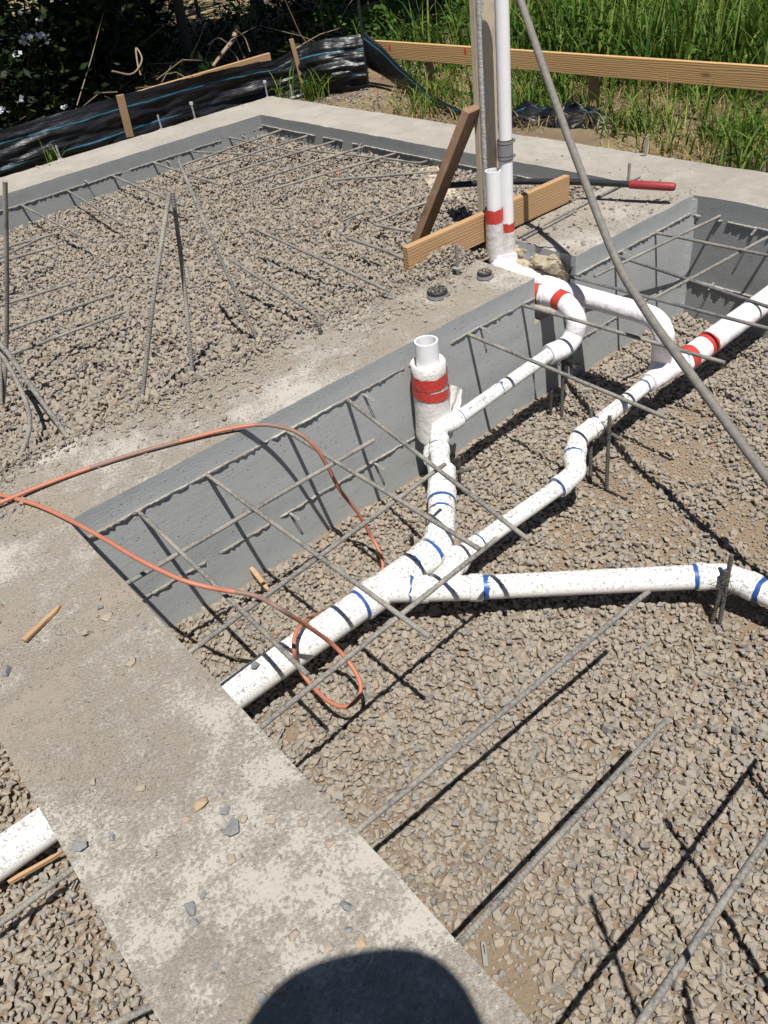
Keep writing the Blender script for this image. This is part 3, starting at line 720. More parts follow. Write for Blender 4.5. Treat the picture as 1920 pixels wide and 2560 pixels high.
stake((1066, 1130), (1070, 1180), 'short stake against the wall left of the vertical pipe', -0.52)
stake((1028, 1338), (1032, 1362), 'small stake tip behind the wye fitting', -0.58)
bar([at(1140, 1181, -0.5), at(1184, 1171, -0.5)], 'short bar tied level beside the vertical blue ringed pipe', 'short level tie bars at the stakes', 'stake')
bar([at(1412, 905, -0.40), at(1437, 918, -0.40)], 'short level bar end behind the upper branch pipe stakes', 'short level tie bars at the stakes', 'stake')
bar([at(1520, 1080, -0.43), at(1554, 1100, -0.43)], 'short level bar end behind the lower branch pipe stakes', 'short level tie bars at the stakes', 'stake')

# anchor bolts along the footings
def bolt(foot, top, label, h, hook=False, z0=0.0):
    F0 = at(*foot, z0)
    dx = at(*top, z0+h)[:2]-F0[:2]; dx = dx*min(1.0, 0.03/max(1e-6, np.linalg.norm(dx)))
    T0 = F0+np.array([dx[0], dx[1], h])
    ob = thing('anchor_bolt', label, 'bolt', F0, 'anchor bolts along the footings')
    MB().tube(lin(F0-np.array([0, 0, 0.05]), T0, 4), 0.0085, 10).build('shank', M['steel'], ob)
    mbt = MB()
    z = T0-np.array([0, 0, 0.002]); k = 22
    hel = [T0+(F0-T0)*(0.45*i/60)+np.array([math.cos(i*0.9), math.sin(i*0.9), 0])*0.0086 for i in range(60)]
    mbt.tube(hel, 0.0012, 4); mbt.build('thread', M['steel'], ob)
    if hook: MB().tube([T0-np.array([0, 0, 0.016]), T0+np.array([0, 0, 0.004])], 0.017, 6, smooth=False).build('nut', M['cement'], ob)
    c = MB(); V = [F0+np.array([0, 0, 0.007])]; F = []
    for rr in (0.014, 0.026):
        for k in range(12): a = k*math.pi/6; q = rr*(1+0.25*fbm((math.cos(a), math.sin(a), F0[0]*7), 1.5)); V.append(F0+np.array([q*math.cos(a), q*math.sin(a), 0.006*rng.uniform(0.3, 1.3) if rr < 0.018 else -0.004]))
    for k in range(12): k2 = (k+1) % 12; F += [(0, 1+k, 1+k2), (1+k, 13+k, 13+k2, 1+k2)]
    c.add(V, F)
    c.build('mortar_crumb', M['crumb'], ob); return ob
for foot, top, lab, h, hook in [((151, 398), (140, 360), 'anchor bolt on the far footing nearest the left frame edge', 0.10, False), ((404, 323), (393, 285), 'bare anchor bolt on the far footing between two others', 0.11, False),
        ((488, 298), (474, 249), 'anchor bolt with a capped head on the far footing', 0.13, True), ((669, 243), (660, 198), 'tall capped anchor bolt near the far outer corner', 0.13, True),
        ((731, 243), (726, 212), 'anchor bolt at the far corner by the grass tuft', 0.10, False), ((945, 282), (936, 240), 'anchor bolt on the back footing by the pebbly soil', 0.11, False),
        ((1613, 390), (1617, 346), 'anchor bolt on the back footing beside bare brown soil', 0.12, False), ((1571, 455), (1573, 416), 'anchor bolt behind the black and red handle', 0.11, False),
        ((1144, 666), (1143, 626), 'anchor bolt in the gravel heap before the board on edge', 0.12, False)]:
    bolt(foot, top, lab, h, hook, 0.04 if lab.endswith('on edge') else 0.0)

# flat form ties left in the concrete
def tie(p, out, lab, L=0.055, dirn=(0.3, 0, -0.5)):
    p = Vector(p); o = Vector(out); t = (o+Vector(dirn)).normalized(); side = Vector((o.y, -o.x, 0)).normalized()
    nrm = t.cross(side); wd = 0.006; a0, a1 = 0.45, 0.88
    V = []; F = []; ring_o = [(-wd, 0), (wd, 0), (wd, L-0.006), (wd*0.6, L), (-wd*0.6, L), (-wd, L-0.006)]
    ring_i = [(-wd*0.38, L*a0), (wd*0.38, L*a0), (wd*0.38, L*a1-0.003), (wd*0.2, L*a1), (-wd*0.2, L*a1), (-wd*0.38, L*a1-0.003)]
    for th in (0.0, 0.0022):
        for rg in (ring_o, ring_i):
            for (s, l) in rg: V.append(p+side*s+t*l+nrm*th)
    for k in range(6):
        k2 = (k+1) % 6
        F += [(k, k2, 6+k2, 6+k), (12+k, 18+k, 18+k2, 12+k2), (k, 12+k, 12+k2, k2), (6+k, 6+k2, 18+k2, 18+k)]
    ob = MB().add(V, F).build('form_tie', M['tie'], None, p); return tag(ob, lab, 'form tie', 'flat steel form ties left in the concrete')
S_ = (0, -1, 0)
for (px, py), Y, lab in [((517, 1192), MY0, 'steel form tie on the grey wall left of the orange cord, upper row'), ((722, 1280), MY0, 'steel form tie low on the grey wall under the crossing bars'),
        ((908, 984), MY0, 'steel form tie on the grey wall between the cord and the red taped stub'), ((1199, 815), MY0, 'white steel form tie just right of the red taped stub'),
        ((935, 1156), MY0, 'small form tie low on the wall near the vertical pipe'), ((1553, 626), MY0, 'form tie on the wall under the leaning pipe'), ((1440, 905), MY0, 'form tie low on the shaded wall behind the upright stakes'),
        ((211, 450), LY0, 'form tie on the far wall nearest the left edge'), ((415, 400), LY0, 'form tie on the far wall behind the pointed bar pair'), ((605, 338), LY0, 'form tie on the far wall nearest the inner corner')]:
    tie(atY(px, py, Y-0.0), S_, lab)
for (px, py), lab in [((1893, 568), 'form tie on the dark right wall, upper row'), ((1785, 706), 'form tie on the dark right wall, lower row'), ((838, 358), 'bent form tie on the back wall near the far corner'), ((1000, 388), 'bent form tie on the back wall near the plank brace'), ((904, 358), 'thin form tie standing on the back wall')]:
    d = ray(px, py); tie(CAM+BX0/d[0]*d, (-1, 0, 0), lab, dirn=(0, 0, -0.5))
for p, rot, lab in [(at(690, 1853, PIT+0.012), 0.5, 'loose flat tie lying on gravel below the main pipe'), (at(165, 2250, -0.585), 0.62, 'loose flat tie lying in the pit left of the near footing'),
                    (at(1215, 2415, PIT+0.012), 0.9, 'loose flat tie on gravel at the edge of the near footing')]:
    tie(p, (math.cos(rot), math.sin(rot), 0), lab, L=0.06, dirn=(0, 0, 0.04))

# ------------------------------------------------------------------ drain pipes
net = thing('drain_pipe_network', 'white speckled plastic drain pipes with blue ringed joints, wrapped risers and wyes', 'drain pipe', at(982, 1459, -0.52))
def A3(*p): return np.array(p, float)
def pipe(pts, r, mat='pvc', name='pipe', seg=20, n=8, cap=True, rough=0.0):
    P = spline(pts, n) if len(pts) > 2 else lin(pts[0], pts[1], 6)
    return MB().tube(P, r, seg, caps=cap, rough=rough).build(name, M[mat], net)
def along(a, b, t): return np.asarray(a)+(np.asarray(b)-np.asarray(a))*t
def band(c, d, r, w, mat='primer', name='primer_ring', wavy=0.3):
    c = np.asarray(c, float); d = np.asarray(d, float)/np.linalg.norm(d)
    D = Vector(d); ref = Vector((0, 0, 1)) if abs(D.z) < 0.9 else Vector((1, 0, 0))
    N = (ref-D*ref.dot(D)).normalized(); B = D.cross(N); seg = 28; V = []; F = []
    ph = rng.uniform(0, 6)
    for k in range(seg):
        a = 2*math.pi*k/seg; e = w*wavy*math.sin(2*a+ph)*0.6+w*wavy*rng.normal(0, 0.25)
        for l in (-w/2+e*0.5, w/2+e):
            V.append(Vector(c)+D*l+(N*math.cos(a)+B*math.sin(a))*r)
    for k in range(seg):
        k2 = (k+1) % seg; F.append((2*k, 2*k+1, 2*k2+1, 2*k2))
    return MB().add(V, F, None, True).build(name, M[mat], net)
def hub(c, d, r, w, mat='pvc', name='coupling'):
    c = np.asarray(c, float); d = np.asarray(d, float)/np.linalg.norm(d)
    P = [c-d*w/2, c-d*w/2+d*0.004, c+d*w/2-d*0.004, c+d*w/2]
    return MB().tube(P, [r-0.003, r, r, r-0.003], 24, smooth=False).build(name, M[mat], net)
X_ = A3(1, 0, 0)
# main line
m0, m1 = A3(-1.3, 1.735, -0.50), A3(1.10, 1.762, -0.515)
pipe([m0, m1], 0.057, seg=28)
hub(m1+X_*0.02, X_, 0.066, 0.085)
band(m1-X_*0.028, X_, 0.0585, 0.016)
m2 = A3(1.395, 1.762, -0.508)
pipe([m1+X_*0.05, m2], 0.0605, name='wye_fitting', seg=28)
hub(m2, X_, 0.066, 0.06)
band(m2+X_*0.04, X_, 0.0595, 0.014); band(m2-X_*0.06, X_, 0.0612, 0.006, wavy=1.2)
# branch toward the riser: 45 degree bend, climbing
c1 = at(1098, 1356, -0.50); c2 = at(1104, 1289, -0.478); c3 = at(1104, 1240, -0.46); c4 = at(1105, 1185, -0.42)
pipe([m2, m2+X_*0.045, c1, along(c1, c2, 0.6), c2], 0.0565, name='elbow', seg=24)
pipe([c2, c3, c4], 0.055, seg=24)
u = c3-c2; hub(c3, u, 0.061, 0.05); band(c3-u/np.linalg.norm(u)*0.03, u, 0.0568, 0.012)
band(c2+u*0.12, u, 0.0572, 0.006, wavy=2.0)
g1 = along(c3, c4, 1.25)
pipe([c3, c4, g1], 0.0575, name='wye_fitting', seg=24)
# riser stub behind it
SX, SY = 1.912, 2.24
pipe([c4, A3(1.80, 2.10, -0.46), A3(1.875, 2.20, -0.45), A3(SX, SY, -0.40), A3(SX, SY, -0.33)], 0.052, name='riser_bend', seg=22)
hub(A3(1.84, 2.16, -0.455), A3(1, 1, 0), 0.058, 0.05)
MB().tube([A3(SX, SY, -0.36), A3(SX, SY, -0.02)], 0.0485, 28, caps=False).ring(A3(SX, SY, -0.02), (0, 0, 1), 0.0485, 0.041, 0.062, 32).build('riser_stub', M['pvc_clean'], net)
sl_r = [(0.082, -0.415), (0.083, -0.40), (0.079, -0.36), (0.076, -0.29), (0.074, -0.22), (0.0735, -0.10), (0.0735, -0.052), (0.067, -0.048), (0.062, -0.075), (0.051, -0.08)]
mbs = MB(); V = []; F = []; sg = 36
for r_, z_ in sl_r:
    for k in range(sg):
        a = 2*math.pi*k/sg; rr = r_*(1+0.025*fbm((math.cos(a), math.sin(a), z_*6), 2.2)); V.append((SX+rr*math.cos(a), SY+rr*math.sin(a), z_+0.004*math.sin(3*a)))
for i in range(len(sl_r)-1):
    for k in range(sg): F.append((i*sg+k, i*sg+(k+1) % sg, (i+1)*sg+(k+1) % sg, (i+1)*sg+k))
mbs.add(V, F, None, True)
# torn flap of the sleeve
fl = []; ff = []
cq = lambda x, y, Y: atY(960+x*0.28934, 780+y*0.28934, Y)
fa, fb_, fc, fd = cq(575, 630, 2.20), cq(692, 668, 2.19), cq(648, 860, 2.165), cq(540, 930, 2.175)
for i in range(9):
    for j in range(9):
        t = i/8; q_ = j/8; p_ = (fa*(1-t)+fb_*t)*(1-q_)+(fd*(1-t)+fc*t)*q_
        fl.append(p_+A3(0.4, -0.8, 0.1)*(0.010*math.sin(5*t+2*q_)+0.006*fbm((t*3, q_*3, 1), 1)))
for i in range(8):
    for j in range(8): a = i*9+j; ff.append((a, a+1, a+10, a+9))
mbs.add(fl, ff, None, True); mbs.build('foam_sleeve', M['sleeve'], net)
def wrapband(cx, cy, r, z0, z1, tilt, name='red_tape', ph=0.6, gap=0.0):
    V = []; F = []; sg = 40
    for k in range(sg):
        a = 2*math.pi*k/sg; e = tilt*math.cos(a-ph)+0.0015*rng.normal()
        for z in (z0+e, z1+e+0.002*rng.normal()): V.append((cx+r*math.cos(a), cy+r*math.sin(a), z))
    for k in range(sg): k2 = (k+1) % sg; F.append((2*k, 2*k2, 2*k2+1, 2*k+1))
    return MB().add(V, F, None, True).build(name, M['tape'], net)
wrapband(SX, SY, 0.0765, -0.148, -0.094, 0.008, ph=0.9); wrapband(SX, SY, 0.0775, -0.206, -0.163, 0.010, ph=2.4)
# branch along the wall
h0 = at(1097, 1116, -0.37); h1 = at(1100, 1070, -0.335); h2 = at(1133, 1055, -0.32); h3 = at(1388, 875, -0.265)
g2 = along(c4, h0, 0.25)
pipe([g1*0+c4, along(c4, h0, 0.5), h0], 0.040, name='wye_branch', seg=22)
hub(along(c4, h0, 0.85), h0-c4, 0.045, 0.045); band(h0, h0-c4, 0.0418, 0.010)
pipe([along(c4, h0, 0.9), h0, h1, along(h1, h2, 0.75), along(h2, h3, 0.04)], 0.0385, name='elbow', seg=22)
pipe([h2, h3], 0.0305, seg=20)
hub(along(h2, h3, 0.02), h3-h2, 0.039, 0.05); band(along(h2, h3, 0.06), h3-h2, 0.0318, 0.009)
band(along(h2, h3, 0.44), h3-h2, 0.0309, 0.006, wavy=2.5)
# wrapped sweep into the gap
el = [along(h2, h3, 0.93), at(1413, 867, -0.263), at(1434, 838, -0.235), at(1440, 800, -0.17), at(1412, 757, -0.115), at(1360, 738, -0.12), A3(2.765, 2.46, -0.125), A3(2.85, 2.66, -0.13), A3(2.895, 2.765, -0.10), A3(2.90, 2.79, -0.05)]
pipe(el, 0.0465, 'wrap', 'wrapped_elbow', seg=20, n=6, rough=0.02)
q = spline(el, 6); i0 = 24
tp = q[i0+1]; td = q[i0+3]-q[i0]
band(tp, td, 0.0485, 0.05, 'tape', 'red_tape', 0.1); band(q[i0+8], q[i0+9]-q[i0+7], 0.0485, 0.03, 'tape', 'red_tape', 0.5)
hub(q[i0+5], q[i0+6]-q[i0+4], 0.0482, 0.012, 'wrap', 'wrap_edge')
# second branch from the wye
l0 = at(1010, 1474, -0.515); l1 = at(1190, 1469, -0.53)
pipe([along(l0, l1, -0.2), l0, l1], 0.047, name='wye_fitting', seg=22)
ld = l1-l0; hub(along(l0, l1, 0.25), ld, 0.0525, 0.05); band(along(l0, l1, 0.10), ld, 0.0535, 0.007, wavy=2)
hub(l1, ld, 0.0515, 0.05); band(l1+ld/np.linalg.norm(ld)*0.034, ld, 0.0462, 0.028, wavy=0.15)
l2 = at(1762, 1441, -0.548); l3 = at(1815, 1443, -0.55); l4 = at(1872, 1462, -0.552); l5 = at(2060, 1552, -0.56)
pipe([l1, along(l1, l2, 0.5), l2], 0.0447, seg=24)
hub(along(l1, l2, 0.985), l2-l1, 0.051, 0.04); band(along(l1, l2, 0.955), l2-l1, 0.0462, 0.018)
pipe([along(l1, l2, 0.97), l2, l3, l4, along(l4, l5, 0.1)], 0.0475, name='elbow', seg=22)
hub(along(l4, l5, 0.04), l5-l4, 0.051, 0.04); band(along(l4, l5, 0.16), l5-l4, 0.0462, 0.018)
pipe([l4, l5], 0.0447, seg=24)
# branch two, off the second wye
b0 = at(1085, 1470, -0.515); b1 = at(1127, 1428, -0.512); b2 = at(1144, 1397, -0.508); b3 = at(1199, 1356, -0.502); b4 = at(1404, 1212, -0.49)
pipe([b0, b1, b2], 0.043, name='wye_branch', seg=22)
bd = b2-b1; hub(along(b1, b2, 0.9), bd, 0.0525, 0.055); band(along(b1, b2, 1.25), b3-b2, 0.0415, 0.014)
pipe([b2, b3], 0.0395, name='coupling_pipe', seg=22); band(along(b2, b3, 0.97), b3-b2, 0.0407, 0.006)
pipe([along(b2, b3, 0.8), b4], 0.0345, seg=22)
b5 = at(1438, 1180, -0.47); b6 = at(1436, 1142, -0.455); b7 = at(1447, 1098, -0.443); b8 = at(1475, 1075, -0.44); b9 = at(1640, 942, -0.425)
pipe([along(b3, b4, 0.95), b4, b5, along(b5, b6, 0.6)], 0.043, name='elbow', seg=22)
pipe([along(b5, b6, 0.4), b6, b7, b8, along(b8, b9, 0.04)], 0.043, name='elbow', seg=22)
hub(along(b3, b4, 0.985), b4-b3, 0.0468, 0.036); hub(along(b5, b6, 0.85), b7-b5, 0.0465, 0.034); hub(along(b6, b7, 0.30), b7-b6, 0.0465, 0.034); hub(along(b8, b9, 0.045), b9-b8, 0.0455, 0.034)
hub(along(c1, c2, 0.25), c2-c1, 0.0605, 0.04); hub(c1-(c1-m2)*0.25, c1-m2, 0.0605, 0.04); hub(along(h0, h1, 0.35), h1-h0, 0.0425, 0.03)
band(along(b3, b4, 0.955), b4-b3, 0.0444, 0.020); band(along(b6, b7, 0.05), b7-b6+(b6-b5), 0.0448, 0.013)
band(along(b8, b9, 0.10), b9-b8, 0.036, 0.006, wavy=2.5)
pipe([b8, b9], 0.0345, seg=22)
band(along(b8, b9, 0.80), b9-b8, 0.0355, 0.010)
# wrapped wye, riser leg and the taped run to the right
w0 = along(b8, b9, 0.88); w1 = at(1723, 894, -0.425); w2 = at(1960, 718, -0.40)
hub(along(w0, w1, 0.12), w1-w0, 0.041, 0.07, 'pvc', 'coupling')
pipe([w0, along(w0, w1, 0.3), w1], 0.046, 'wrap', 'wye_fitting', 20, rough=0.015)
pipe([along(w0, w1, 0.85), w1, along(w1, w2, 0.4), w2], 0.0585, 'wrap', 'wrapped_pipe', 22, rough=0.02)
wd = w2-w1; band(along(w1, w2, -0.02), wd, 0.0605, 0.055, 'tape', 'red_tape', 0.1); band(along(w1, w2, 0.16), wd, 0.0608, 0.055, 'tape', 'red_tape', 0.1)
hub(along(w1, w2, 0.27), wd, 0.0605, 0.012, 'wrap', 'wrap_edge')
up = [along(w0, w1, 0.15), at(1653, 905, -0.385), at(1654, 880, -0.32), at(1660, 840, -0.20), at(1640, 800, -0.165), at(1597, 780, -0.16), at(1550, 767, -0.16), at(1396, 723, -0.165), at(1346, 700, -0.16), A3(2.945, 2.66, -0.155), A3(2.958, 2.735, -0.13), A3(2.958, 2.752, -0.06)]
pipe(up, 0.0465, 'wrap', 'wrapped_pipe', 20, n=6, rough=0.02)
q = spline(up, 6); hub(q[46], q[47]-q[45], 0.0482, 0.01, 'wrap', 'wrap_edge'); hub(q[22], q[23]-q[21], 0.0482, 0.01, 'wrap', 'wrap_edge')
# risers through the gap
R1 = (2.90, 2.79); R2 = (2.958, 2.755)
MB().tube([A3(*R1, -0.08), A3(*R1, 0.02), A3(*R1, 0.13)], [0.050, 0.046, 0.043], 22, rough=0.02).build('foam_sleeve', M['sleeve'], net)
MB().tube([A3(*R1, 0.0), A3(*R1, 0.32)], 0.0375, 24, caps=False).ring(A3(*R1, 0.32), (0, 0, 1), 0.0375, 0.0325, 0.035, 28).build('riser_pipe', M['pvc_clean'], net)
wrapband(R1[0], R1[1], 0.0445, 0.115, 0.180, 0.006)
MB().tube([A3(*R2, -0.09), A3(*R2, 0.05)], [0.041, 0.036], 20, rough=0.02).build('foam_sleeve', M['sleeve'], net)
MB().tube([A3(*R2, 0.0), A3(2.952, 2.758, 1.35)], 0.0315, 24).build('vent_pipe', M['pvc_clean'], net)
wrapband(R2[0], R2[1], 0.0338, 0.048, 0.098, 0.003)
cl = MB().tube([A3(2.955, 2.757, 0.395), A3(2.955, 2.757, 0.485)], 0.0365, 26).build('band_coupling', M['rubber'], net)
for z in (0.405, 0.475):
    mbc = MB().tube([A3(2.955, 2.757, z-0.006), A3(2.955, 2.757, z+0.006)], 0.0378, 26)
    mbc.box((2.955+0.036, 2.757-0.02, z), 0.014, 0.012, 0.016, bev=0.002); cb = mbc.build('hose_clamp', M['steel'], cl); 
MB().tube([A3(2.955, 2.757, 0.415), A3(2.955, 2.757, 0.465)], 0.0371, 26).build('shield_band', M['steel'], cl)
# printing on the pipes
def text_on_pipe(txt, a, b, r, t0, size, ang, parent=net, flip=False):
    cu = bpy.data.curves.new('print', 'FONT'); cu.body = txt; cu.size = size; cu.resolution_u = 2
    to = bpy.data.objects.new('print', cu); me = bpy.data.meshes.new_from_object(to)
    a = Vector(a); b = Vector(b); D = (b-a).normalized(); N = (Vector((0, 0, 1))-D*D.z).normalized(); B = D.cross(N)
    V = []
    for v in me.vertices:
        th = ang+v.co.y/r; V.append(a+D*(t0*(b-a).length+v.co.x)+(N*math.cos(th)+B*math.sin(th))*(r+0.0008))
    F = [tuple(p.vertices) for p in me.polygons]
    o = MB().add(V, F).build('print', M['ink'], parent)
    bpy.data.objects.remove(to); bpy.data.curves.remove(cu); bpy.data.meshes.remove(me); return o
text_on_pipe('PVC DWV PIPE', h2, h3, 0.0305, 0.12, 0.017, 0.35)
text_on_pipe('DWV PIPE  4 IN', m0, m1, 0.057, 0.745, 0.013, 0.75)
text_on_pipe('PVC-1120  SCH 40  DWV PIPE', b3, b4, 0.0345, 0.12, 0.011, 0.2)
text_on_pipe('PVC-1120  SCH 40  PR 160 PSI  DWV PIPE   ASTM D 2665  |||||||||', l1, l2, 0.0447, 0.10, 0.013, 0.5)
text_on_pipe('||||||||', m0, m1, 0.057, 0.31, 0.030, 0.5)
text_on_pipe('PVC DWV', b8, b9, 0.0345, 0.45, 0.012, 0.3)

# round rubber caps set in the middle footing
for pxy, r, lab, g in [((1093, 727), 0.047, 'larger round black rubber cap with steel clamp in the gravel on the footing', None), ((1211, 681), 0.034, 'smaller round black rubber cap with steel clamp beside the gravel heap', None)]:
    c = at(*pxy, 0.03); c = A3(c[0], c[1], 0.0)
    ob = thing('drain_plug', lab, 'drain plug', c, 'rubber caps on capped pipes')
    MB().tube([c-A3(0, 0, 0.03), c+A3(0, 0, 0.034), c+A3(0, 0, 0.039)], [r, r, r-0.004], 30, smooth=False).build('cap', M['rubber'], ob)
    MB().tube([c+A3(0, 0, 0.006), c+A3(0, 0, 0.020)], r+0.002, 30, smooth=False).box(c+A3(r*0.75, -r*0.75, 0.013), 0.016, 0.012, 0.014, bev=0.002).build('hose_clamp', M['steel'], ob)
    crumbs = MB()
    for k in range(70):
        a = rng.uniform(0, 6.28); rr = r*math.sqrt(rng.uniform(0, 0.85)); V, F_ = HULLS[int(rng.integers(0, 36))]
        crumbs.add(V*rng.uniform(0.0015, 0.004)+c+A3(rr*math.cos(a), rr*math.sin(a), 0.040), [tuple(f) for f in F_])
    crumbs.build('dust', M['grit'], ob)

# crumbly foam and honeycombed concrete at the end of the right hand piece
mb = MB(); V = []; F = []; nu, nv_ = 48, 22
for i in range(nu):
    for j in range(nv_):
        y = MY0+0.012+(MY1-MY0-0.02)*i/(nu-1); q_ = j/(nv_-1); p_ = Vector((y*9, q_*4, 2.0))
        x = GX1+0.03-0.10*q_-0.045*noise.fractal(p_, 0.9, 2.2, 5)-0.02*abs(noise.fractal(p_*2.3, 0.8, 2.1, 3)); z = 0.004*(1-q_)-0.22*q_**1.15+0.02*noise.fractal(p_+Vector((5, 1, 0)), 1.0, 2.1, 4)*min(1, q_*4)
        V.append((x, y, z))
for i in range(nu-1):
    for j in range(nv_-1): a = i*nv_+j; F.append((a, a+nv_, a+nv_+1, a+1))
mb.add(V, F)
o = mb.build('foam_filler', M['foam'], None, (GX1, 2.6, -0.1)); tag(o, 'rough yellowish foam and crumbled concrete filling the gap beside the risers', 'foam')

# ------------------------------------------------------------------ orange cord: comes in from the left twice, loops in the pit
cord_pts = [at(-60, 1232, 0.012), at(0, 1238, 0.012), at(90, 1262, 0.013), at(174, 1300, 0.014), at(260, 1347, 0.02), at(346, 1398, 0.02), at(445, 1446, 0.0), at(520, 1468, -0.03), at(570, 1477, -0.06),
    at(640, 1490, -0.085), at(700, 1522, -0.095), at(770, 1566, -0.25), at(830, 1610, -0.40), at(872, 1655, -0.47), at(900, 1705, -0.50), at(896, 1745, -0.52), at(862, 1767, -0.54), at(820, 1752, -0.55), at(778, 1712, -0.56),
    at(748, 1670, -0.52), at(736, 1630, -0.42), at(738, 1588, -0.40), at(760, 1556, -0.43), at(790, 1538, -0.54), at(850, 1510, -0.645), at(915, 1480, -0.65), at(950, 1440, -0.65), at(957, 1410, -0.64), at(945, 1370, -0.60), at(925, 1335, -0.55),
    at(893, 1280, -0.42), at(850, 1225, -0.28), at(818, 1165, -0.15), at(790, 1120, -0.06), at(750, 1085, 0.0), at(700, 1067, 0.012), at(645, 1062, 0.02), at(560, 1075, 0.018), at(450, 1103, 0.013), at(330, 1136, 0.013), at(210, 1175, 0.013), at(100, 1216, 0.016), at(0, 1257, 0.022), at(-70, 1285, 0.02)]
cp = spline(cord_pts, 8)
co = MB().tube(cp, 0.0075, 10).build('orange_cord', M['cord'], None, cord_pts[1]); tag(co, 'orange air hose looping over the wall into the gravel pit', 'hose')
for a, b in ((66, 84), (184, 194), (268, 290), (304, 320), (338, 350)):
    MB().tube(cp[a:b], 0.0077, 10, caps=False).build('dirty_patch', M['dirtcord'], co)

# ------------------------------------------------------------------ leaning pipe
pp = []
for (x, y), dpt in [((1283, -60), 3.66), ((1301, 0), 3.6), ((1366, 190), 3.55), ((1435, 382), 3.5), ((1539, 648), 3.32), ((1605, 762), 3.15), ((1678, 868), 3.02), ((1800, 1035), 2.88), ((1920, 1198), 2.76), ((2040, 1360), 2.66), ((2110, 1460), 2.60)]:
    pp.append(CAM+ray(x, y)*dpt)
po = MB().tube(spline(pp, 5), 0.0172, 14).build('leaning_pipe', M['ironpipe'], None, pp[-1]); tag(po, 'long bowed grey steel pipe leaning across the pit', 'steel pipe')

# ------------------------------------------------------------------ post with brace and board on edge
pt = thing('braced_post', 'weathered timber post with a diagonal plank brace and a board on edge at its foot', 'post', (2.985, 2.93, -0.02))
MB().box((3.055, 2.957, 0.66), 0.092, 0.036, 1.5, bev=0.003).build('post_face', M['post'], pt)
MB().box((3.027, 2.957+0.036, 0.66), 0.036, 0.034, 1.5, bev=0.003).build('post_back', M['post'], pt)
V = []; F = []; zz = np.arange(0.0, 1.4, 0.014)
for z in zz:
    wv = 0.5+0.7*fbm((z, 0, 0), 5); wv = max(0.0, wv); thick = 0.002+0.005*wv
    for q in range(4):
        V.append((3.009-thick*(1 if q in (1, 2) else -0.3), 2.938+0.01*q+0.004*fbm((z, q, 3), 9)*(q in (0, 3)), z))
for i in range(len(zz)-1):
    for q in range(3): F.append((i*4+q, i*4+q+1, (i+1)*4+q+1, (i+1)*4+q))
V2 = [(3.010+0.012*q*max(0.1, 0.6+fbm((z, 7, 0), 7)), 2.938-(0.003+0.004*max(0, fbm((z, q, 1), 12)))*(q in (0, 1)), z) for z in zz for q in range(3)]
F2 = [(i*3+q, i*3+q+1, (i+1)*3+q+1, (i+1)*3+q) for i in range(len(zz)-1) for q in range(2)]
MB().add(V, F).add(V2, F2).build('cement_crust', M['cement'], pt)
# brace plank
def plank(a, b, wdir, wid, th, mat, name, parent, bev=0.003):
    a = Vector(a); b = Vector(b); L = (b-a).length; z = (b-a).normalized(); x = (Vector(wdir)-z*Vector(wdir).dot(z)).normalized(); y = z.cross(x)
    R = Matrix((x, y, z)).transposed()
    bm = bmesh.new(); bmesh.ops.create_cube(bm, size=1.0); bmesh.ops.scale(bm, vec=(wid, th, L), verts=bm.verts)
    bmesh.ops.bevel(bm, geom=bm.edges[:], offset=bev, segments=1, affect='EDGES')
    bm.verts.index_update(); me = bpy.data.meshes.new(name); bm.to_mesh(me); bm.free(); me.materials.append(M[mat])
    ob = bpy.data.objects.new(name, me); COL.objects.link(ob)
    mt = R.to_4x4(); mt.translation = (a+b)/2
    if parent is not None: ob.parent = parent; mt = Matrix.Translation(-Vector(parent['_w'])) @ mt
    ob.matrix_local = mt if parent is not None else ob.matrix_local
    if parent is None: ob.matrix_world = mt
    return ob
plank((2.80, 3.27, -0.07), (2.955, 2.965, 0.60), (1.0, 0.3, 0), 0.135, 0.040, 'brace', 'brace', pt)
bz = MB().box((2.955, 2.862, 0.072), 1.18, 0.038, 0.142, bev=0.003).build('board_on_edge', M['boardx'], pt)
# black handle with red grip, lying over the footing
hd = [A3(3.24, 3.50, 0.075), A3(3.41, 3.22, 0.09), A3(3.59, 2.83, 0.097), A3(3.69, 2.56, 0.097)]
ho = thing('bar_bender_handle', 'black steel handle with a red rubber grip lying over the board and footing', 'tool', hd[-1])
MB().tube(spline(hd, 5), 0.0165, 14).build('handle_bar', M['blackpaint'], ho)
g0 = hd[-1]; gd = (A3(3.775, 2.345, 0.092)-g0)
MB().tube([g0-gd*0.02, g0, g0+gd*0.9, g0+gd*0.97, g0+gd], [0.019, 0.0215, 0.0215, 0.019, 0.012], 16).build('grip', M['redgrip'], ho)

# ------------------------------------------------------------------ form board on stakes beyond the footing
fb = thing('form_board', 'long pale fir board nailed level on stakes in front of tall grass', 'board', (5.52, 4.5, -0.13))
MB().box((5.519, 4.15, 0.192), 0.038, 6.3, 0.14, bev=0.002).build('board', M['board'], fb)
for y, w_ in ((6.1, 0.04), (4.25, 0.045), (2.6, 0.04), (7.1, 0.04)):
    MB().box((5.562, y, 0.04), 0.038, w_*1.8, 0.40, bev=0.002).build('stake', M['greywood'], fb)
for px in ((974, 118), (1163, 127)):
    d = ray(*px); c = CAM+5.4985/d[0]*d; V = []; nq = 14
    for k in range(nq): a = 2*math.pi*k/nq; V.append((c[0], c[1]+0.016*math.cos(a)*(0.7+0.4*random.random()), c[2]+0.03*math.sin(a)*(0.7+0.4*random.random())))
    MB().add(V+[(v[0]+0.0015, v[1], v[2]) for v in V], [tuple(range(nq)), tuple(range(nq, 2*nq))[::-1]]+[(k, (k+1) % nq, nq+(k+1) % nq, nq+k) for k in range(nq)]).build('paint_mark', M['mark'], fb)
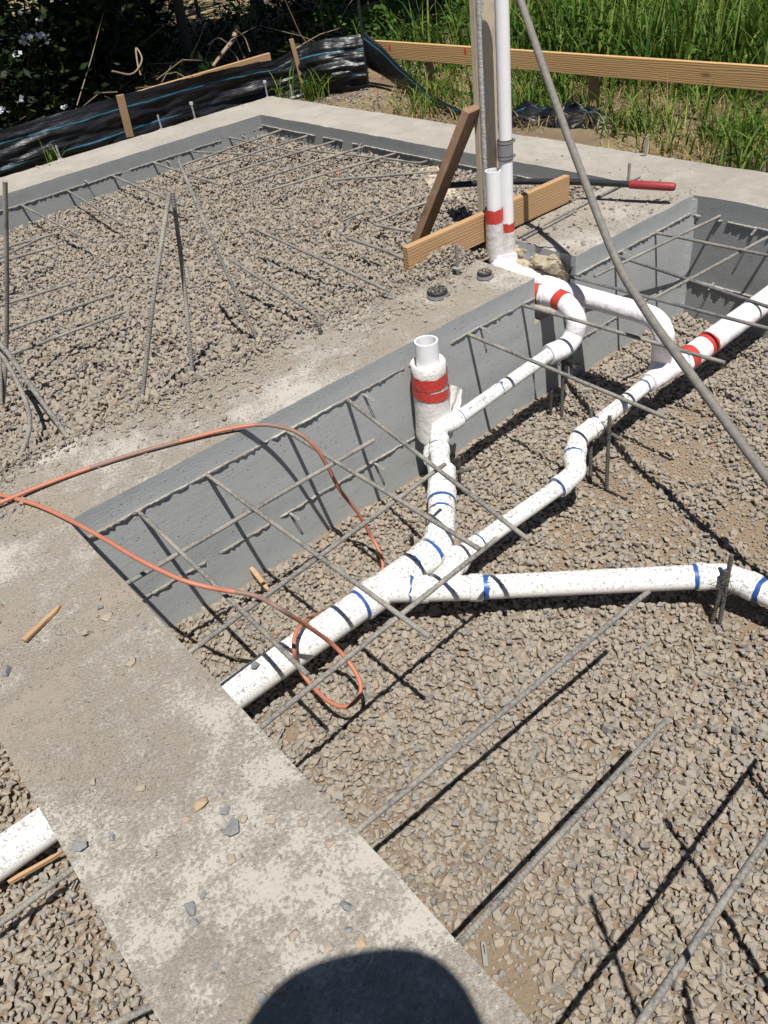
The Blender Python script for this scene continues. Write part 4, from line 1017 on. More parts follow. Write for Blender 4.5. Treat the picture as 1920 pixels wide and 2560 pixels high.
fb2 = thing('form_board', 'fir board lying level just behind the black plastic fence', 'board', (4.2, 7.62, 0.0))
plank((3.2, 7.62, 0.165), (4.80, 7.56, 0.20), (0, 0, 1), 0.13, 0.038, 'boardx', 'board', fb2)
for x in (3.5, 4.6): MB().box((x, 7.655, -0.05), 0.06, 0.036, 0.42, bev=0.002).build('stake', M['greywood'], fb2)

# ------------------------------------------------------------------ silt fence
sf = thing('silt_fence', 'sagging black plastic silt fence with blue threads on wooden stakes', 'fence', (3.1, 7.42, -0.12))
path = spline([(-1.2, 7.36, 0), (0.6, 7.40, 0), (2.0, 7.43, 0), (3.08, 7.42, 0), (4.2, 7.46, 0), (4.93, 7.33, 0), (5.15, 7.10, 0), (5.42, 6.86, 0)], 40)
def top_h(x): return float(np.interp(x, [-1.2, 2.0, 3.08, 3.6, 4.3, 4.75, 4.93, 5.15, 5.42], [0.26, 0.255, 0.27, 0.26, 0.245, 0.225, 0.28, 0.33, 0.33]))
nv = 34; V = []; UVv = []; L = 0
for i, p in enumerate(path):
    if i: L += np.linalg.norm(path[i]-path[i-1])
    tg = path[min(i+1, len(path)-1)]-path[max(i-1, 0)]; tg /= np.linalg.norm(tg); nr = A3(tg[1], -tg[0], 0)
    th = top_h(p[0]); zb = -0.2
    for j in range(nv):
        v = j/(nv-1); z = zb+(th-zb)*v
        bul = float(sstep(4.85, 5.05, p[0])); off = 0.05*fbm((L*1.2, v*3.0, 0), 1.6)*math.sin(math.pi*min(1, v*1.1))+0.05*math.sin(math.pi*v)*math.sin(L*2.1)+(0.010+0.022*bul)*fbm((L*1.6, v*9, 4), 1.5)+0.009*fbm((L*2.2, v*15, 9), 1.2)+0.06*bul*math.sin(math.pi*v)**0.8
        V.append(p+nr*(off+0.03*(1-v))+A3(0, 0, z+0.008*fbm((L*3, 0, 0), 2)*v)); UVv.append((L, v))
F = []; U = []
for i in range(len(path)-1):
    for j in range(nv-1):
        a = i*nv+j; f = (a, a+nv, a+nv+1, a+1); F.append(f); U.append([UVv[k] for k in f])
MB().add(V, F, U, True).build('fabric', M['fence'], sf)
plank((3.08, 7.385, -0.2), (3.10, 7.37, 0.285), (1, 0, 0), 0.07, 0.022, 'greywood', 'stake', sf)
plank((4.955, 7.27, -0.2), (4.905, 7.30, 0.37), (1, -0.3, 0), 0.045, 0.025, 'greywood', 'stake', sf)
MB().tube([(5.405, 6.84, -0.25), (5.40, 6.83, 0.75)], 0.013, 6, smooth=False).build('steel_post', M['blackpaint'], sf)
# fallen end of the fabric, rolled down to the soil
rp = spline([(5.43, 6.85, 0.20), (5.45, 6.62, 0.10), (5.40, 6.38, 0.02), (5.30, 6.05, -0.04), (5.15, 5.7, -0.075), (5.02, 5.35, -0.085), (4.95, 5.1, -0.09)], 10); V = []; F = []; U = []
for i, p in enumerate(rp):
    t = i/(len(rp)-1); ww = 0.24*(1-t)**1.3+0.045
    for j in range(12):
        a = 2*math.pi*j/12; V.append(p+A3(0.03*math.cos(a), 0.02*math.cos(a), 0)*(1+0.4*fbm((t*9, a, 0), 1))+A3(0, 0, math.sin(a)*ww*0.55))
for i in range(len(rp)-1):
    for j in range(12):
        f = (i*12+j, i*12+(j+1) % 12, (i+1)*12+(j+1) % 12, (i+1)*12+j); F.append(f); U.append([(i*0.05, 0.1+0.07*((j+dj) if j+dj < 13 else 0)) for dj in (0, 1, 1, 0)])
MB().add(V, F, U, True).build('fallen_fabric', M['fence'], sf)
# loose scrap of the same plastic
def crumple(c, sx, sy, seed, yaw):
    V = []; F = []; U = []; n = 26
    for i in range(n):
        for j in range(n):
            u, v = i/(n-1)-0.5, j/(n-1)-0.5; h = 0.19*max(0, 0.75-abs(v)*1.6)*(0.6+0.8*abs(fbm((u*3+seed, v*3, 0), 1.6)))*(1-abs(2*u)**4)
            h += 0.045*abs(fbm((u*9+seed, v*9, 2), 1.0)); x = u*sx+0.05*fbm((v*5, seed, u*3), 1.4); y = v*sy+0.05*fbm((u*5, seed+3, v*3), 1.4)
            V.append((c[0]+x*math.cos(yaw)-y*math.sin(yaw), c[1]+x*math.sin(yaw)+y*math.cos(yaw), c[2]+h))
    for i in range(n-1):
        for j in range(n-1):
            f = (i*n+j, (i+1)*n+j, (i+1)*n+j+1, i*n+j+1); F.append(f); U.append([(k//n/n, (k % n)/n) for k in f])
    return MB().add(V, F, U, True)
o = crumple((5.13, 4.27, -0.12), 0.92, 0.34, 1.7, math.radians(-75)).build('plastic_scrap', M['fence'], None, (5.13, 4.27, -0.12)); tag(o, 'crumpled scrap of black plastic sheet on the soil behind the footing', 'plastic sheet')

# ------------------------------------------------------------------ plants
def blades(P, H, W, lean, seg=4, droop=0.6):
    n = len(P); az_ = rng.uniform(0, 2*math.pi, n); d = np.stack([np.cos(az_), np.sin(az_), np.zeros(n)], -1); sd = np.stack([-np.sin(az_+rng.normal(0, 0.5, n)), np.cos(az_), np.zeros(n)], -1)
    Vs = []
    for k in range(seg+1):
        t = k/seg; c = P+d*(lean*H*(t**2))[:, None]+np.array([0, 0, 1.0])*(H*(t-droop*lean*t**3*0.8))[:, None]
        wv = (W*(1-t**2)*0.5+0.0006)[:, None]; Vs += [c-sd*wv, c+sd*wv]
    V = np.stack(Vs, 1).reshape(-1, 3); base = np.arange(n)*(2*(seg+1))
    F = np.concatenate([np.stack([base+2*k, base+2*k+1, base+2*k+3, base+2*k+2], -1) for k in range(seg)])
    return V, F
def leaves(C, S, up=0.5, asp=0.45):
    n = len(C); d = rng.normal(size=(n, 3)); d[:, 2] = np.abs(d[:, 2])*up-0.2; d /= np.linalg.norm(d, axis=1)[:, None]
    s = np.cross(d, rng.normal(size=(n, 3))); s /= np.linalg.norm(s, axis=1)[:, None]; nn = np.cross(d, s)
    S = S[:, None]
    V = np.stack([C, C+d*S*0.5+s*S*asp*0.5+nn*S*0.08, C+d*S, C+d*S*0.5-s*S*asp*0.5+nn*S*0.08], 1).reshape(-1, 3)
    F = np.arange(n)[:, None]*4+np.array([0, 1, 2, 3])
    return V, F
def scatter(n, x0, x1, y0, y1, dens=None):
    p = np.stack([rng.uniform(x0, x1, n), rng.uniform(y0, y1, n)], -1)
    if dens is not None: p = p[rng.uniform(0, 1, len(p)) < dens(p[:, 0], p[:, 1])]
    return np.stack([p[:, 0], p[:, 1], ground_z(p[:, 0], p[:, 1])-0.01], -1)
def grassmass(name, P, h0, h1, w0, w1, lean, mat, lb):
    n = len(P); H = rng.uniform(h0, h1, n); Wd = rng.uniform(w0, w1, n); V, F = blades(P, H, Wd, rng.uniform(*lean, n))
    return link_me(name, np_mesh(name, V, F, M[mat], True), 'stuff', lb)
tall = scatter(15000, 5.75, 9.6, 1.2, 7.6, lambda x, y: np.clip(sstep(5.7, 6.6, x)*(0.25+0.75*sstep(6.8, 4.2, y))*(0.7+0.5*wob(x, y, 2.2)), 0, 1))
grassmass('tall_grass', tall, 0.3, 0.95, 0.008, 0.030, (0.1, 0.75), 'grass', 'tall green grass growing thick behind the fir board')
mid = scatter(12000, 4.85, 6.3, 1.6, 6.6, lambda x, y: np.clip(sstep(4.95, 5.5, x)*(0.02+1.1*wob(x, y, 3.6)), 0, 1))
grassmass('short_grass', mid, 0.06, 0.30, 0.005, 0.016, (0.3, 1.0), 'grass', 'short green grass tufts on the soil below the fir board')
dry = scatter(22000, 4.5, 7.0, 1.6, 6.4, lambda x, y: np.clip(0.5+0.8*wob(x+2, y, 2.4)-(x < 4.8)*0.3-0.7*np.exp(-(((x-4.85)/0.35)**2+((y-3.5)/0.55)**2)), 0, 1))
grassmass('dry_grass', dry, 0.03, 0.17, 0.003, 0.008, (0.6, 1.3), 'drygrass', 'dry straw and cut grass lying on the soil')
far_g = scatter(9000, 3.0, 26.0, 12.0, 34.0, lambda x, y: np.clip(0.5+0.7*wob(x, y, 0.8), 0, 1))
grassmass('dry_field_grass', far_g, 0.06, 0.25, 0.012, 0.03, (0.3, 0.9), 'drygrass', 'sunlit dry grass beyond the trees')
def tuft(c, n, h0, h1, name, lab, grp, spread=0.07, mat='grass', w=0.009):
    P = np.stack([np.clip(rng.normal(c[0], spread, n), c[0]-1.8*spread, c[0]+1.8*spread), np.clip(rng.normal(c[1], spread, n), c[1]-1.8*spread, c[1]+1.8*spread), np.full(n, c[2])], -1); V, F = blades(P, rng.uniform(h0, h1, n), rng.uniform(w*0.6, w*1.3, n), rng.uniform(0.3, 1.0, n))
    o = link_me(name, np_mesh(name, V-np.array(c), F, M[mat], True), None, lab, 'grass', grp); o.location = tuple(c); return o
gt = 'separate grass tufts around the footing'
tuft(A3(4.87, 7.02, -0.13), 60, 0.18, 0.42, 'grass_tuft', 'green grass tuft at the far outer corner of the footing', gt, 0.08)
tuft(A3(4.62, 7.16, -0.13), 24, 0.2, 0.46, 'grass_tuft', 'thin grass tuft between the silt fence and the far footing corner', gt, 0.04)
tuft(A3(2.32, 7.2, -0.1), 16, 0.18, 0.34, 'grass_tuft', 'few long blades against the black fence near the left edge', gt, 0.04)
tuft(A3(4.98, 5.55, -0.12), 90, 0.10, 0.26, 'grass_tuft', 'grass tuft under the fallen end of the silt fence', gt, 0.12)
tuft(A3(5.05, 3.05, -0.12), 60, 0.2, 0.5, 'grass_tuft', 'grass tuft reaching up in front of the fir board on the right', gt, 0.16)
tuft(A3(5.45, 4.72, -0.12), 150, 0.15, 0.40, 'grass_tuft', 'dense grass tuft behind the crumpled black plastic', gt, 0.16, w=0.012)
for k_, (gx, gy, gl) in enumerate([(5.25, 2.75, 'broad green tuft under the right end of the fir board'), (5.15, 3.55, 'green tuft on the bare soil right of the crumpled plastic'), (5.35, 5.25, 'green tuft left of the tall pipes, below the fir board'), (4.85, 2.5, 'low green tuft on the soil at the right frame edge')]):
    tuft(A3(gx, gy, -0.13), 110, 0.10, 0.38, 'grass_tuft', gl, gt, 0.13, w=0.012)
tuft(A3(5.42, 6.1, -0.12), 60, 0.10, 0.30, 'grass_tuft', 'grass tuft under the left part of the fir board', gt, 0.12)
# broad leaved weeds behind the board
P = scatter(24000, 5.7, 9.6, 2.6, 9.6, lambda x, y: np.clip(sstep(5.6, 6.3, x)*(0.3+0.7*sstep(3.2, 5.0, y))*(0.7+0.6*wob(x, y, 2.0)), 0, 1))
hh = np.clip(0.35+0.35*wob(P[:, 0], P[:, 1], 1.6), 0.08, 0.8); P[:, 2] += rng.uniform(0, 1, len(P))**0.7*hh; V, F = leaves(P, rng.uniform(0.035, 0.10, len(P)), 0.8)
link_me('weeds', np_mesh('weeds', V, F, M['weed'], True), 'stuff', 'broad leaved green weeds behind the fir board')
# shaded undergrowth on the left
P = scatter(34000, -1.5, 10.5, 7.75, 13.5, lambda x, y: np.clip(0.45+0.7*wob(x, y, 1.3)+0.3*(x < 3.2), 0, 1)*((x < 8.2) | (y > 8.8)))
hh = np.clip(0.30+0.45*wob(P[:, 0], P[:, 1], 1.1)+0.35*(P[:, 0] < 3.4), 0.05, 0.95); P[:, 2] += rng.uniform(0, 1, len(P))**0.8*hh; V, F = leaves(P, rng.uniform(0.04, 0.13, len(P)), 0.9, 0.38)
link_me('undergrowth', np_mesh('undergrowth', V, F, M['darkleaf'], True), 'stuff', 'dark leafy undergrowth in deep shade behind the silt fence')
P = scatter(9000, 4.6, 11.0, 5.0, 12.5, lambda x, y: np.clip(0.35+0.6*wob(x, y, 2.2), 0, 1)*((y > 7.4) | (x > 5.0)))
P[:, 2] += 0.012; V, F = leaves(P, rng.uniform(0.03, 0.09, len(P)), 0.1)
link_me('leaf_litter', np_mesh('leaf_litter', V, F, M['litter'], True), 'stuff', 'rust coloured dead leaves on the ground under the trees')
# dry twigs tangled behind the fence
mbt = MB()
for k in range(420):
    x = rng.uniform(1.0, 10.5); y = rng.uniform(7.8, 11.5); p = A3(x, y, ground_z(x, y)+rng.uniform(0, 0.35)); d = rng.normal(size=3); d[2] = abs(d[2])*0.5; d /= np.linalg.norm(d); L = rng.uniform(0.2, 0.8)
    mbt.tube([p, p+d*L*0.5+rng.normal(0, 0.04, 3), p+d*L+rng.normal(0, 0.1, 3)], [0.006, 0.0045, 0.002], 5)
o = mbt.build('brushwood', M['twig'], None, (5, 9, 0)); o['kind'] = 'stuff'; o['label'] = 'tangle of dry twigs and brush behind the silt fence'
# fallen pale branch
def Yp(px, py, Y): return atY(px, py, Y)
br = thing('fallen_branch', 'pale curved dead branch leaning up behind the plastic fence', 'branch', Yp(532, 166, 7.75))
MB().tube(spline([Yp(532, 166, 7.75), Yp(560, 128, 7.85), Yp(582, 100, 7.95), Yp(592, 68, 8.05)], 6), np.linspace(0.014, 0.028, 19), 8).build('limb', M['twig'], br)
for a, b, c_ in [((575, 112), (545, 95), (520, 112)), ((588, 90), (600, 120), (612, 146)), ((570, 118), (590, 140), (598, 156)), ((590, 75), (612, 95), (625, 130))]:
    MB().tube(spline([Yp(*a, 7.93), Yp(*b, 7.95), Yp(*c_, 7.9)], 5), 0.006, 5).build('twig', M['twig'], br)
br2 = tag(MB().tube(spline([Yp(352, 188, 7.9), Yp(345, 165, 7.95), Yp(340, 120, 8.2), Yp(355, 150, 8.0), Yp(330, 185, 7.85), Yp(280, 178, 7.8)][::-1], 6), 0.008, 6).build('fallen_branch', M['twig'], None, Yp(330, 185, 7.85)), 'thin hooked dead branch in the shade left of the pale branch', 'branch')

# ------------------------------------------------------------------ trees: crowns stand above the picture and shade the brush
def tree(x, y, h, r, n, label, seed, tr=0.16, cx=0.0, cy=0.0):
    z0 = float(ground_z(np.array([x]), np.array([y]))[0]); t = thing('shade_tree', label, 'tree', (x, y, z0-0.05), 'shade trees behind the fence')
    g = np.random.default_rng(seed); mb = MB()
    mb.tube(spline([(x, y, z0-0.1), (x+0.05, y+0.04, z0+1.2), (x+g.uniform(-.2, .2), y+g.uniform(-.2, .2), h*0.6), (x, y, h*0.95)], 6), np.linspace(tr, tr*0.3, 19), 12, rough=0.06)
    for k in range(9):
        a = k*2.4+g.uniform(-.3, .3); zz_ = h*(0.42+0.05*k); L = r*g.uniform(0.6, 0.95)
        mb.tube(spline([(x, y, zz_), (x+math.cos(a)*L*0.5, y+math.sin(a)*L*0.5, zz_+0.5), (x+math.cos(a)*L, y+math.sin(a)*L, zz_+0.7)], 5), np.linspace(tr*0.4, 0.02, 11), 7)
    mb.build('trunk', M['bark'], t)
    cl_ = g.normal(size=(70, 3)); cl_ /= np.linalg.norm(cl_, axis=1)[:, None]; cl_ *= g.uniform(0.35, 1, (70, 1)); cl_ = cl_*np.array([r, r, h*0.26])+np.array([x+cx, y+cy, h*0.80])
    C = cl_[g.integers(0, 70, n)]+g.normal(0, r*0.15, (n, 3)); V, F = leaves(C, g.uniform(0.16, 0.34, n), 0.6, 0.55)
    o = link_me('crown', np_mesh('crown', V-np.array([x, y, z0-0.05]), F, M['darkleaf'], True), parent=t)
    return t
q = at(300, 95, -0.1); tree(q[0], q[1], 6.5, 3.0, 9000, 'thickest dark trunk in the shade at the upper left', 1, 0.20, -1.5, -1.8)
q = at(655, 88, -0.1); tree(q[0], q[1], 6.2, 2.6, 9000, 'narrow dark trunk behind the end of the fence', 2, 0.11, -1.0, -2.0)
q = at(130, 60, -0.1); tree(q[0], q[1], 6.5, 3.2, 8000, 'thin leaning trunk at the upper left corner', 3, 0.09, -1.5, -2.0)
tree(2.6, 9.2, 5.6, 2.0, 9000, 'tree behind the left end of the fence, its crown out of view', 4, 0.10, -0.5, -0.6)
tree(5.0, 9.6, 5.6, 2.0, 9000, 'tree whose crown shades the brush behind the middle of the fence', 5, 0.07, -0.3, -1.0)
tree(0.2, 9.4, 5.8, 2.4, 6000, 'tree out of view beyond the left end of the fence', 6, 0.12)
tree(9.2, 11.6, 6.0, 2.3, 9000, 'slim trunk in the brush behind the upper end of the post', 7, 0.07, -0.9, -2.0)
tree(7.2, 10.4, 5.6, 2.1, 9000, 'slim trunk in the shaded brush above the fence corner', 8, 0.06, -0.6, -1.7)

# white flowering shrub at the left
sh = thing('flowering_shrub', 'dark shrub with loose white blossoms at the left edge', 'shrub', (2.3, 8.3, -0.12))
g = np.random.default_rng(5); n = 2600; C = g.normal(0, 1, (n, 3)); C = C/np.linalg.norm(C, axis=1)[:, None]*g.uniform(0.3, 1, (n, 1))*np.array([0.85, 0.45, 0.80])+np.array([0, 0, 0.7])
V, F = leaves(C, g.uniform(0.05, 0.13, n), 0.6); link_me('foliage', np_mesh('foliage', V, F, M['darkleaf'], True), parent=sh)
mbs2 = MB()
for k in range(9): a = k*0.7; mbs2.tube([(2.3, 8.3, -0.15), (2.3+0.3*math.cos(a), 8.3+0.2*math.sin(a), 0.3), (2.3+0.6*math.cos(a), 8.3+0.35*math.sin(a), 0.75)], [0.012, 0.008, 0.003], 6)
mbs2.build('stems', M['bark'], sh)
for (px, py, Y) in [(66, 28, 8.0), (95, 47, 7.95), (60, 100, 7.95), (68, 92, 7.95), (103, 85, 7.95), (115, 92, 7.95), (113, 103, 7.95), (37, 138, 7.9), (55, 105, 7.93), (12, 275, 7.85), (48, 255, 7.85), (163, 268, 7.8)]:
    c = atY(px, py, Y); pts = np.array([c+g.normal(0, 0.012, 3) for k in range(6)]); V, F = leaves(pts, g.uniform(0.03, 0.05, 6), 0.3, 0.9)
    link_me('blossom', np_mesh('blossom', V-np.array(sh['_w']), F, M['petal'], True), parent=sh)
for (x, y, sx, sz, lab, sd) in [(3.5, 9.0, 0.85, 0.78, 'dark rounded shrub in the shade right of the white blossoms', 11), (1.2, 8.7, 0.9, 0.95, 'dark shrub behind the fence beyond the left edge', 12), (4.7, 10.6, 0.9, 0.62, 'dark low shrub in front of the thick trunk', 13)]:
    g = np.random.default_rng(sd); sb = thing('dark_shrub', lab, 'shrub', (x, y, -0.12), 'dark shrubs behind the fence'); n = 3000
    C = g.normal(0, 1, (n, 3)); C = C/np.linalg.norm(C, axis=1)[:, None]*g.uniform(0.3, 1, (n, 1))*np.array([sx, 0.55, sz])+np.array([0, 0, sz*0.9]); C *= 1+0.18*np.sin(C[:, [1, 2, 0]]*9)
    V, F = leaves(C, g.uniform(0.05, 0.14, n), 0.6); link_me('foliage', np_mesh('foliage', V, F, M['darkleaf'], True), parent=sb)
    mb = MB()
    for k in range(8): a = k*0.8; mb.tube([(x, y, -0.15), (x+0.3*math.cos(a), y+0.2*math.sin(a), 0.3), (x+0.6*math.cos(a), y+0.35*math.sin(a), 0.8)], [0.012, 0.008, 0.003], 6)
    mb.build('stems', M['bark'], sb)
# bright sapling catching the sun
sp = thing('sapling', 'bright green leafy sapling catching sun in the dark brush', 'sapling', atY(617, 75, 9.6))
c = atY(617, 50, 9.6); V, F = leaves(c+g.normal(0, 1, (46, 3))*np.array([0.07, 0.07, 0.13]), g.uniform(0.08, 0.16, 46), 0.8, 0.4)
link_me('foliage', np_mesh('foliage', V-np.array(sp['_w']), F, M['grass'], True), parent=sp)
MB().tube([atY(617, 75, 9.6)-A3(0, 0, 0.3), c+A3(0, 0, 0.1)], [0.01, 0.004], 6).build('stem', M['twig'], sp)
# wire fence far back
wf = thing('wire_fence', 'thin wire mesh fence in front of the sunlit dry field', 'wire fence', (9.0, 14.0, 0.1))
mbw = MB(); A0 = A3(5.0, 15.2, 0.0); A1 = A3(13.5, 12.6, 0.0)
for k in range(9): z = 0.05+0.14*k; mbw.tube([A0+A3(0, 0, z), A1+A3(0, 0, z)], 0.004, 4)
for k in range(56): p = along(A0, A1, k/55); mbw.tube([p, p+A3(0, 0, 1.2)], 0.004, 4)
mbw.build('mesh', M['wire'], wf)
for k in range(4): p = along(A0, A1, k/3); MB().tube([p-A3(0, 0, 0.2), p+A3(0, 0, 1.35)], 0.035, 8).build('fence_post', M['bark'], wf)

# ------------------------------------------------------------------ small things lying about
def chip(p, yaw, L, wd, th, lab, tilt=0.05):
    R = Matrix.Rotation(yaw, 3, 'Z') @ Matrix.Rotation(tilt, 3, 'Y')
    P = [(-0.5, -0.5), (0.35, -0.5), (0.5, -0.15), (0.42, 0.35), (-0.3, 0.5), (-0.52, 0.1)]; V = []
    for z in (-0.5, 0.5):
        for (a, b) in P: V.append(Vector(p)+R @ Vector((a*L, b*wd*(0.7+0.3*math.sin(a*9)), z*th)))
    F = [tuple(range(6))[::-1], tuple(range(6, 12))]+[(k, (k+1) % 6, 6+(k+1) % 6, 6+k) for k in range(6)]
    return tag(MB().add(V, F).build('wood_splinter', M['splinter'], None, p), lab, 'wood splinter', 'split wood scraps')
def yaw_of(a, b, z):
    A = at(*a, z); B = at(*b, z); return math.atan2(B[1]-A[1], B[0]-A[0]), np.linalg.norm(B-A), (A+B)/2
y_, L_, c_ = yaw_of((60, 1602), (150, 1512), 0.008); chip(c_, y_, L_, 0.022, 0.009, 'long split of wood lying on the dusty near footing')
y_, L_, c_ = yaw_of((632, 1427), (672, 1472), PIT+0.05); chip(c_, y_, L_, 0.026, 0.016, 'wood chip standing on gravel at the foot of the grey wall', 0.25)
y_, L_, c_ = yaw_of((20, 2208), (160, 2125), -0.56); chip(c_, y_, L_*0.95, 0.016, 0.012, 'split wood stick under the pipe left of the near footing', 0.05)
STN = [((505, 2015), 0.020, 2), ((575, 2070), 0.030, 0), ((563, 2030), 0.015, 0), ((465, 2050), 0.012, 1), ((612, 2050), 0.012, 1), ((200, 2120), 0.022, 0), ((475, 2280), 0.020, 0), ((485, 2310), 0.013, 0), ((508, 2240), 0.012, 0),
       ((675, 2055), 0.014, 1), ((578, 2150), 0.016, 1), ((545, 2415), 0.011, 0), ((655, 2500), 0.013, 0), ((825, 2110), 0.015, 1), ((846, 2060), 0.013, 1), ((868, 2330), 0.013, 0), ((865, 2270), 0.016, 0), ((745, 2018), 0.012, 1),
       ((757, 2060), 0.013, 1), ((235, 1957), 0.011, 1), ((353, 1973), 0.012, 1), ((18, 1680), 0.020, 0), ((110, 1555), 0.012, 1), ((250, 1520), 0.014, 0), ((270, 1545), 0.022, 1), ((215, 1585), 0.017, 1), ((330, 1660), 0.020, 1), ((360, 1573), 0.012, 0),
       ((110, 1425), 0.012, 1), ((415, 1715), 0.012, 1), ((905, 2355), 0.015, 2), ((700, 2475), 0.014, 1), ((665, 2075), 0.006, 0), ((525, 1965), 0.010, 1), ((280, 2095), 0.010, 0), ((735, 2340), 0.016, 1), ((820, 2367), 0.015, 1)]
t = NT("grey_stone"); M['greystone'] = t.out(t.mix(t.noise(t.pos(), 70, 5, 0.7), (0.12, 0.125, 0.13), (0.30, 0.30, 0.29)), 0.9, t.bump(t.noise(t.pos(), 110, 4), 0.6, 0.006), spec=0.2)
t = NT("tan_stone"); M['tanstone'] = t.out(t.mix(t.noise(t.pos(), 60, 5, 0.7), (0.25, 0.215, 0.175), (0.37, 0.31, 0.245)), 0.95, t.bump(t.noise(t.pos(), 110, 4), 0.6, 0.006), spec=0.2)
t = NT("ochre_stone"); M['ochrestone'] = t.out(t.mix(t.noise(t.pos(), 50, 5, 0.7), (0.30, 0.23, 0.17), (0.42, 0.31, 0.19)), 0.95, t.bump(t.noise(t.pos(), 110, 4), 0.6, 0.006), spec=0.2)
for i, (pxy, s, k) in enumerate(STN):
    s *= 0.85; V, F_ = HULLS[(i*7) % 36]; a = i*1.7; Rz = np.array([[math.cos(a), -math.sin(a), 0], [math.sin(a), math.cos(a), 0], [0, 0, 1]])
    p = at(*pxy, 0.0); W = V @ Rz.T*s*np.array([1, 1, 0.75]); W = W-np.array([0, 0, W[:, 2].min()+0.001]); ob = MB().add(W+p, [tuple(f) for f in F_]).build('stone', M[['greystone', 'tanstone', 'ochrestone'][k]], None, p)
    tag(ob, ['dark grey broken stone lying on the dusty near footing', 'tan pebble lying on the dusty near footing', 'ochre flat stone lying on the dusty near footing'][k], 'stone', 'loose stones on the near footing')
p = at(640, 1663, -0.445); V, F_ = HULLS[5]; tag(MB().add(V*0.017+p+A3(0, 0, 0.004), [tuple(f) for f in F_]).build('stone', M['greystone'], None, p), 'dark stone resting on top of the main white pipe', 'stone')
p = at(845, 430, -0.10); V, F_ = HULLS[3]; tag(MB().add(V*np.array([0.018, 0.012, 0.004])+p, [tuple(f) for f in F_]).build('paper_scrap', M['mark'], None, p), 'small red scrap lying in the far gravel', 'scrap')
# offcut of board in the far corner by the brace
ob = thing('board_offcut', 'short pale board offcut behind the plank brace', 'board', (3.75, 4.2, -0.08))
plank((3.92, 4.40, -0.15), (3.48, 3.72, -0.13), (1, -0.7, 0), 0.14, 0.038, 'post', 'board', ob)

# ------------------------------------------------------------------ the photographer, whose hat throws the round shadow
pe = thing('person', 'person in a wide sun hat holding up a phone, seen as the shadow in front', 'person', (-0.15, -0.30, 0.0))
def skin_body(name, verts, edges, radii, mat, parent):
    me = bpy.data.meshes.new(name); me.from_pydata([Vector(v)-Vector(parent['_w']) for v in verts], edges, []); me.materials.append(mat)
    ob = bpy.data.objects.new(name, me); COL.objects.link(ob); ob.parent = parent
    md = ob.modifiers.new('skin', 'SKIN'); sv = me.skin_vertices[0].data
    for i, r in enumerate(radii): sv[i].radius = (r, r) if not isinstance(r, tuple) else r
    sv[0].use_root = True; md.use_smooth_shade = True
    ob.modifiers.new('sub', 'SUBSURF').levels = 2; ob.modifiers['sub'].render_levels = 2
    return ob
fx, fy = 0.58, 0.82; rx, ry = 0.82, -0.58
def PB(f, r, z): return (-0.30+fx*f+rx*r, -0.33+fy*f+ry*r, z)
bv = [PB(0, 0, 0.95), PB(0, 0, 1.12), PB(0.0, 0, 1.32), PB(0.01, 0, 1.46), PB(0.03, 0, 1.54), PB(0.05, 0, 1.63), PB(0.06, 0, 1.71),
      PB(0.0, 0.18, 1.42), PB(0.10, 0.24, 1.19), PB(0.26, 0.10, 1.42), PB(0.30, 0.075, 1.47), PB(0.0, -0.18, 1.42), PB(0.10, -0.24, 1.19), PB(0.26, -0.10, 1.42), PB(0.30, -0.075, 1.47),
      PB(0, 0.10, 0.88), PB(0.03, 0.11, 0.50), PB(0, 0.12, 0.09), PB(0.16, 0.13, 0.035), PB(0, -0.10, 0.88), PB(0.02, -0.11, 0.50), PB(-0.02, -0.12, 0.09), PB(0.14, -0.13, 0.035)]
be = [(0, 1), (1, 2), (2, 3), (3, 4), (4, 5), (5, 6), (3, 7), (7, 8), (8, 9), (9, 10), (3, 11), (11, 12), (12, 13), (13, 14), (0, 15), (15, 16), (16, 17), (17, 18), (0, 19), (19, 20), (20, 21), (21, 22)]
brd = [0.14, 0.135, 0.15, 0.10, 0.058, 0.085, 0.075, 0.062, 0.047, 0.034, 0.03, 0.062, 0.047, 0.034, 0.03, 0.09, 0.062, 0.05, 0.042, 0.09, 0.062, 0.05, 0.042]
skin_body('body', bv, be, brd, M['cloth'], pe)
hc = Vector((-0.252, -0.200, 1.73)); V = []; F = []; sg = 40
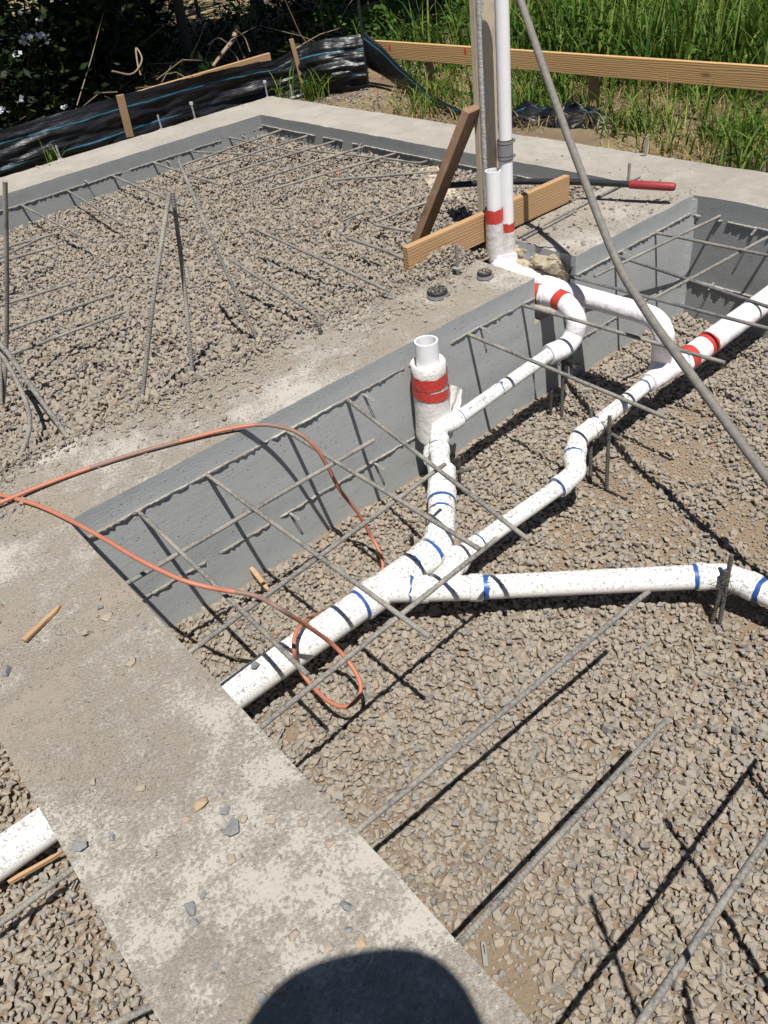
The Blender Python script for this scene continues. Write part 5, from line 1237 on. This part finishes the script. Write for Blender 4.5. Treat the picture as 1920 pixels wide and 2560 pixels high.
prof = [(0.245, -0.014), (0.238, -0.007), (0.16, 0.002), (0.105, 0.004), (0.098, 0.05), (0.085, 0.10), (0.05, 0.115), (0.001, 0.118)]
for r_, z_ in prof:
    for k in range(sg): a = 2*math.pi*k/sg; q_ = r_*(1+0.035*math.sin(3*a+0.7)+0.02*math.sin(5*a)) if r_ > 0.14 else r_; V.append((hc.x+q_*math.cos(a), hc.y+q_*math.sin(a), hc.z+z_+(0.014*math.sin(2*a)+0.008*math.sin(5*a+1) if r_ > 0.14 else 0)))
for i in range(len(prof)-1):
    for k in range(sg): F.append((i*sg+k, i*sg+(k+1) % sg, (i+1)*sg+(k+1) % sg, (i+1)*sg+k))
MB().add(V, F, None, True).build('hat', M['straw'], pe)
hand = MB()
for sgn in (1, -1):
    for k in range(4):
        b0_ = Vector(PB(0.305, sgn*0.078, 1.475+0.018*(k-1.5))); hand.tube(spline([b0_, b0_+Vector((fx*0.035, fy*0.035, 0.004)), b0_+Vector((fx*0.055-rx*sgn*0.02, fy*0.055-ry*sgn*0.02, 0.008)), b0_+Vector((fx*0.05-rx*sgn*0.04, fy*0.05-ry*sgn*0.04, 0.01))], 3), np.linspace(0.0095, 0.007, 10), 7)
    hand.tube(spline([Vector(PB(0.30, sgn*0.07, 1.49)), Vector(PB(0.315, sgn*0.05, 1.52)), Vector(PB(0.315, sgn*0.025, 1.535))], 3), np.linspace(0.011, 0.008, 7), 7)
hand.build('fingers', M['skin'], pe)
fw = Vector(RC[2]); upv = -Vector(RC[1]); rt = Vector(RC[0])
ph = bpy.data.objects.new('phone', MB().box((0, 0, 0), 0.075, 0.16, 0.009, bev=0.004).build('tmp_phone', M['blackpaint']).data)
bpy.data.objects.remove(bpy.data.objects['tmp_phone']); COL.objects.link(ph)
mt = Matrix((rt, upv, -fw)).transposed().to_4x4(); mt.translation = Vector(CAM)-fw*0.012-upv*0.09+rt*0.012; ph.matrix_world = mt
tag(ph, 'dark phone held up in both hands by the photographer', 'phone')
for o in bpy.data.objects:
    if '_w' in o: del o['_w']
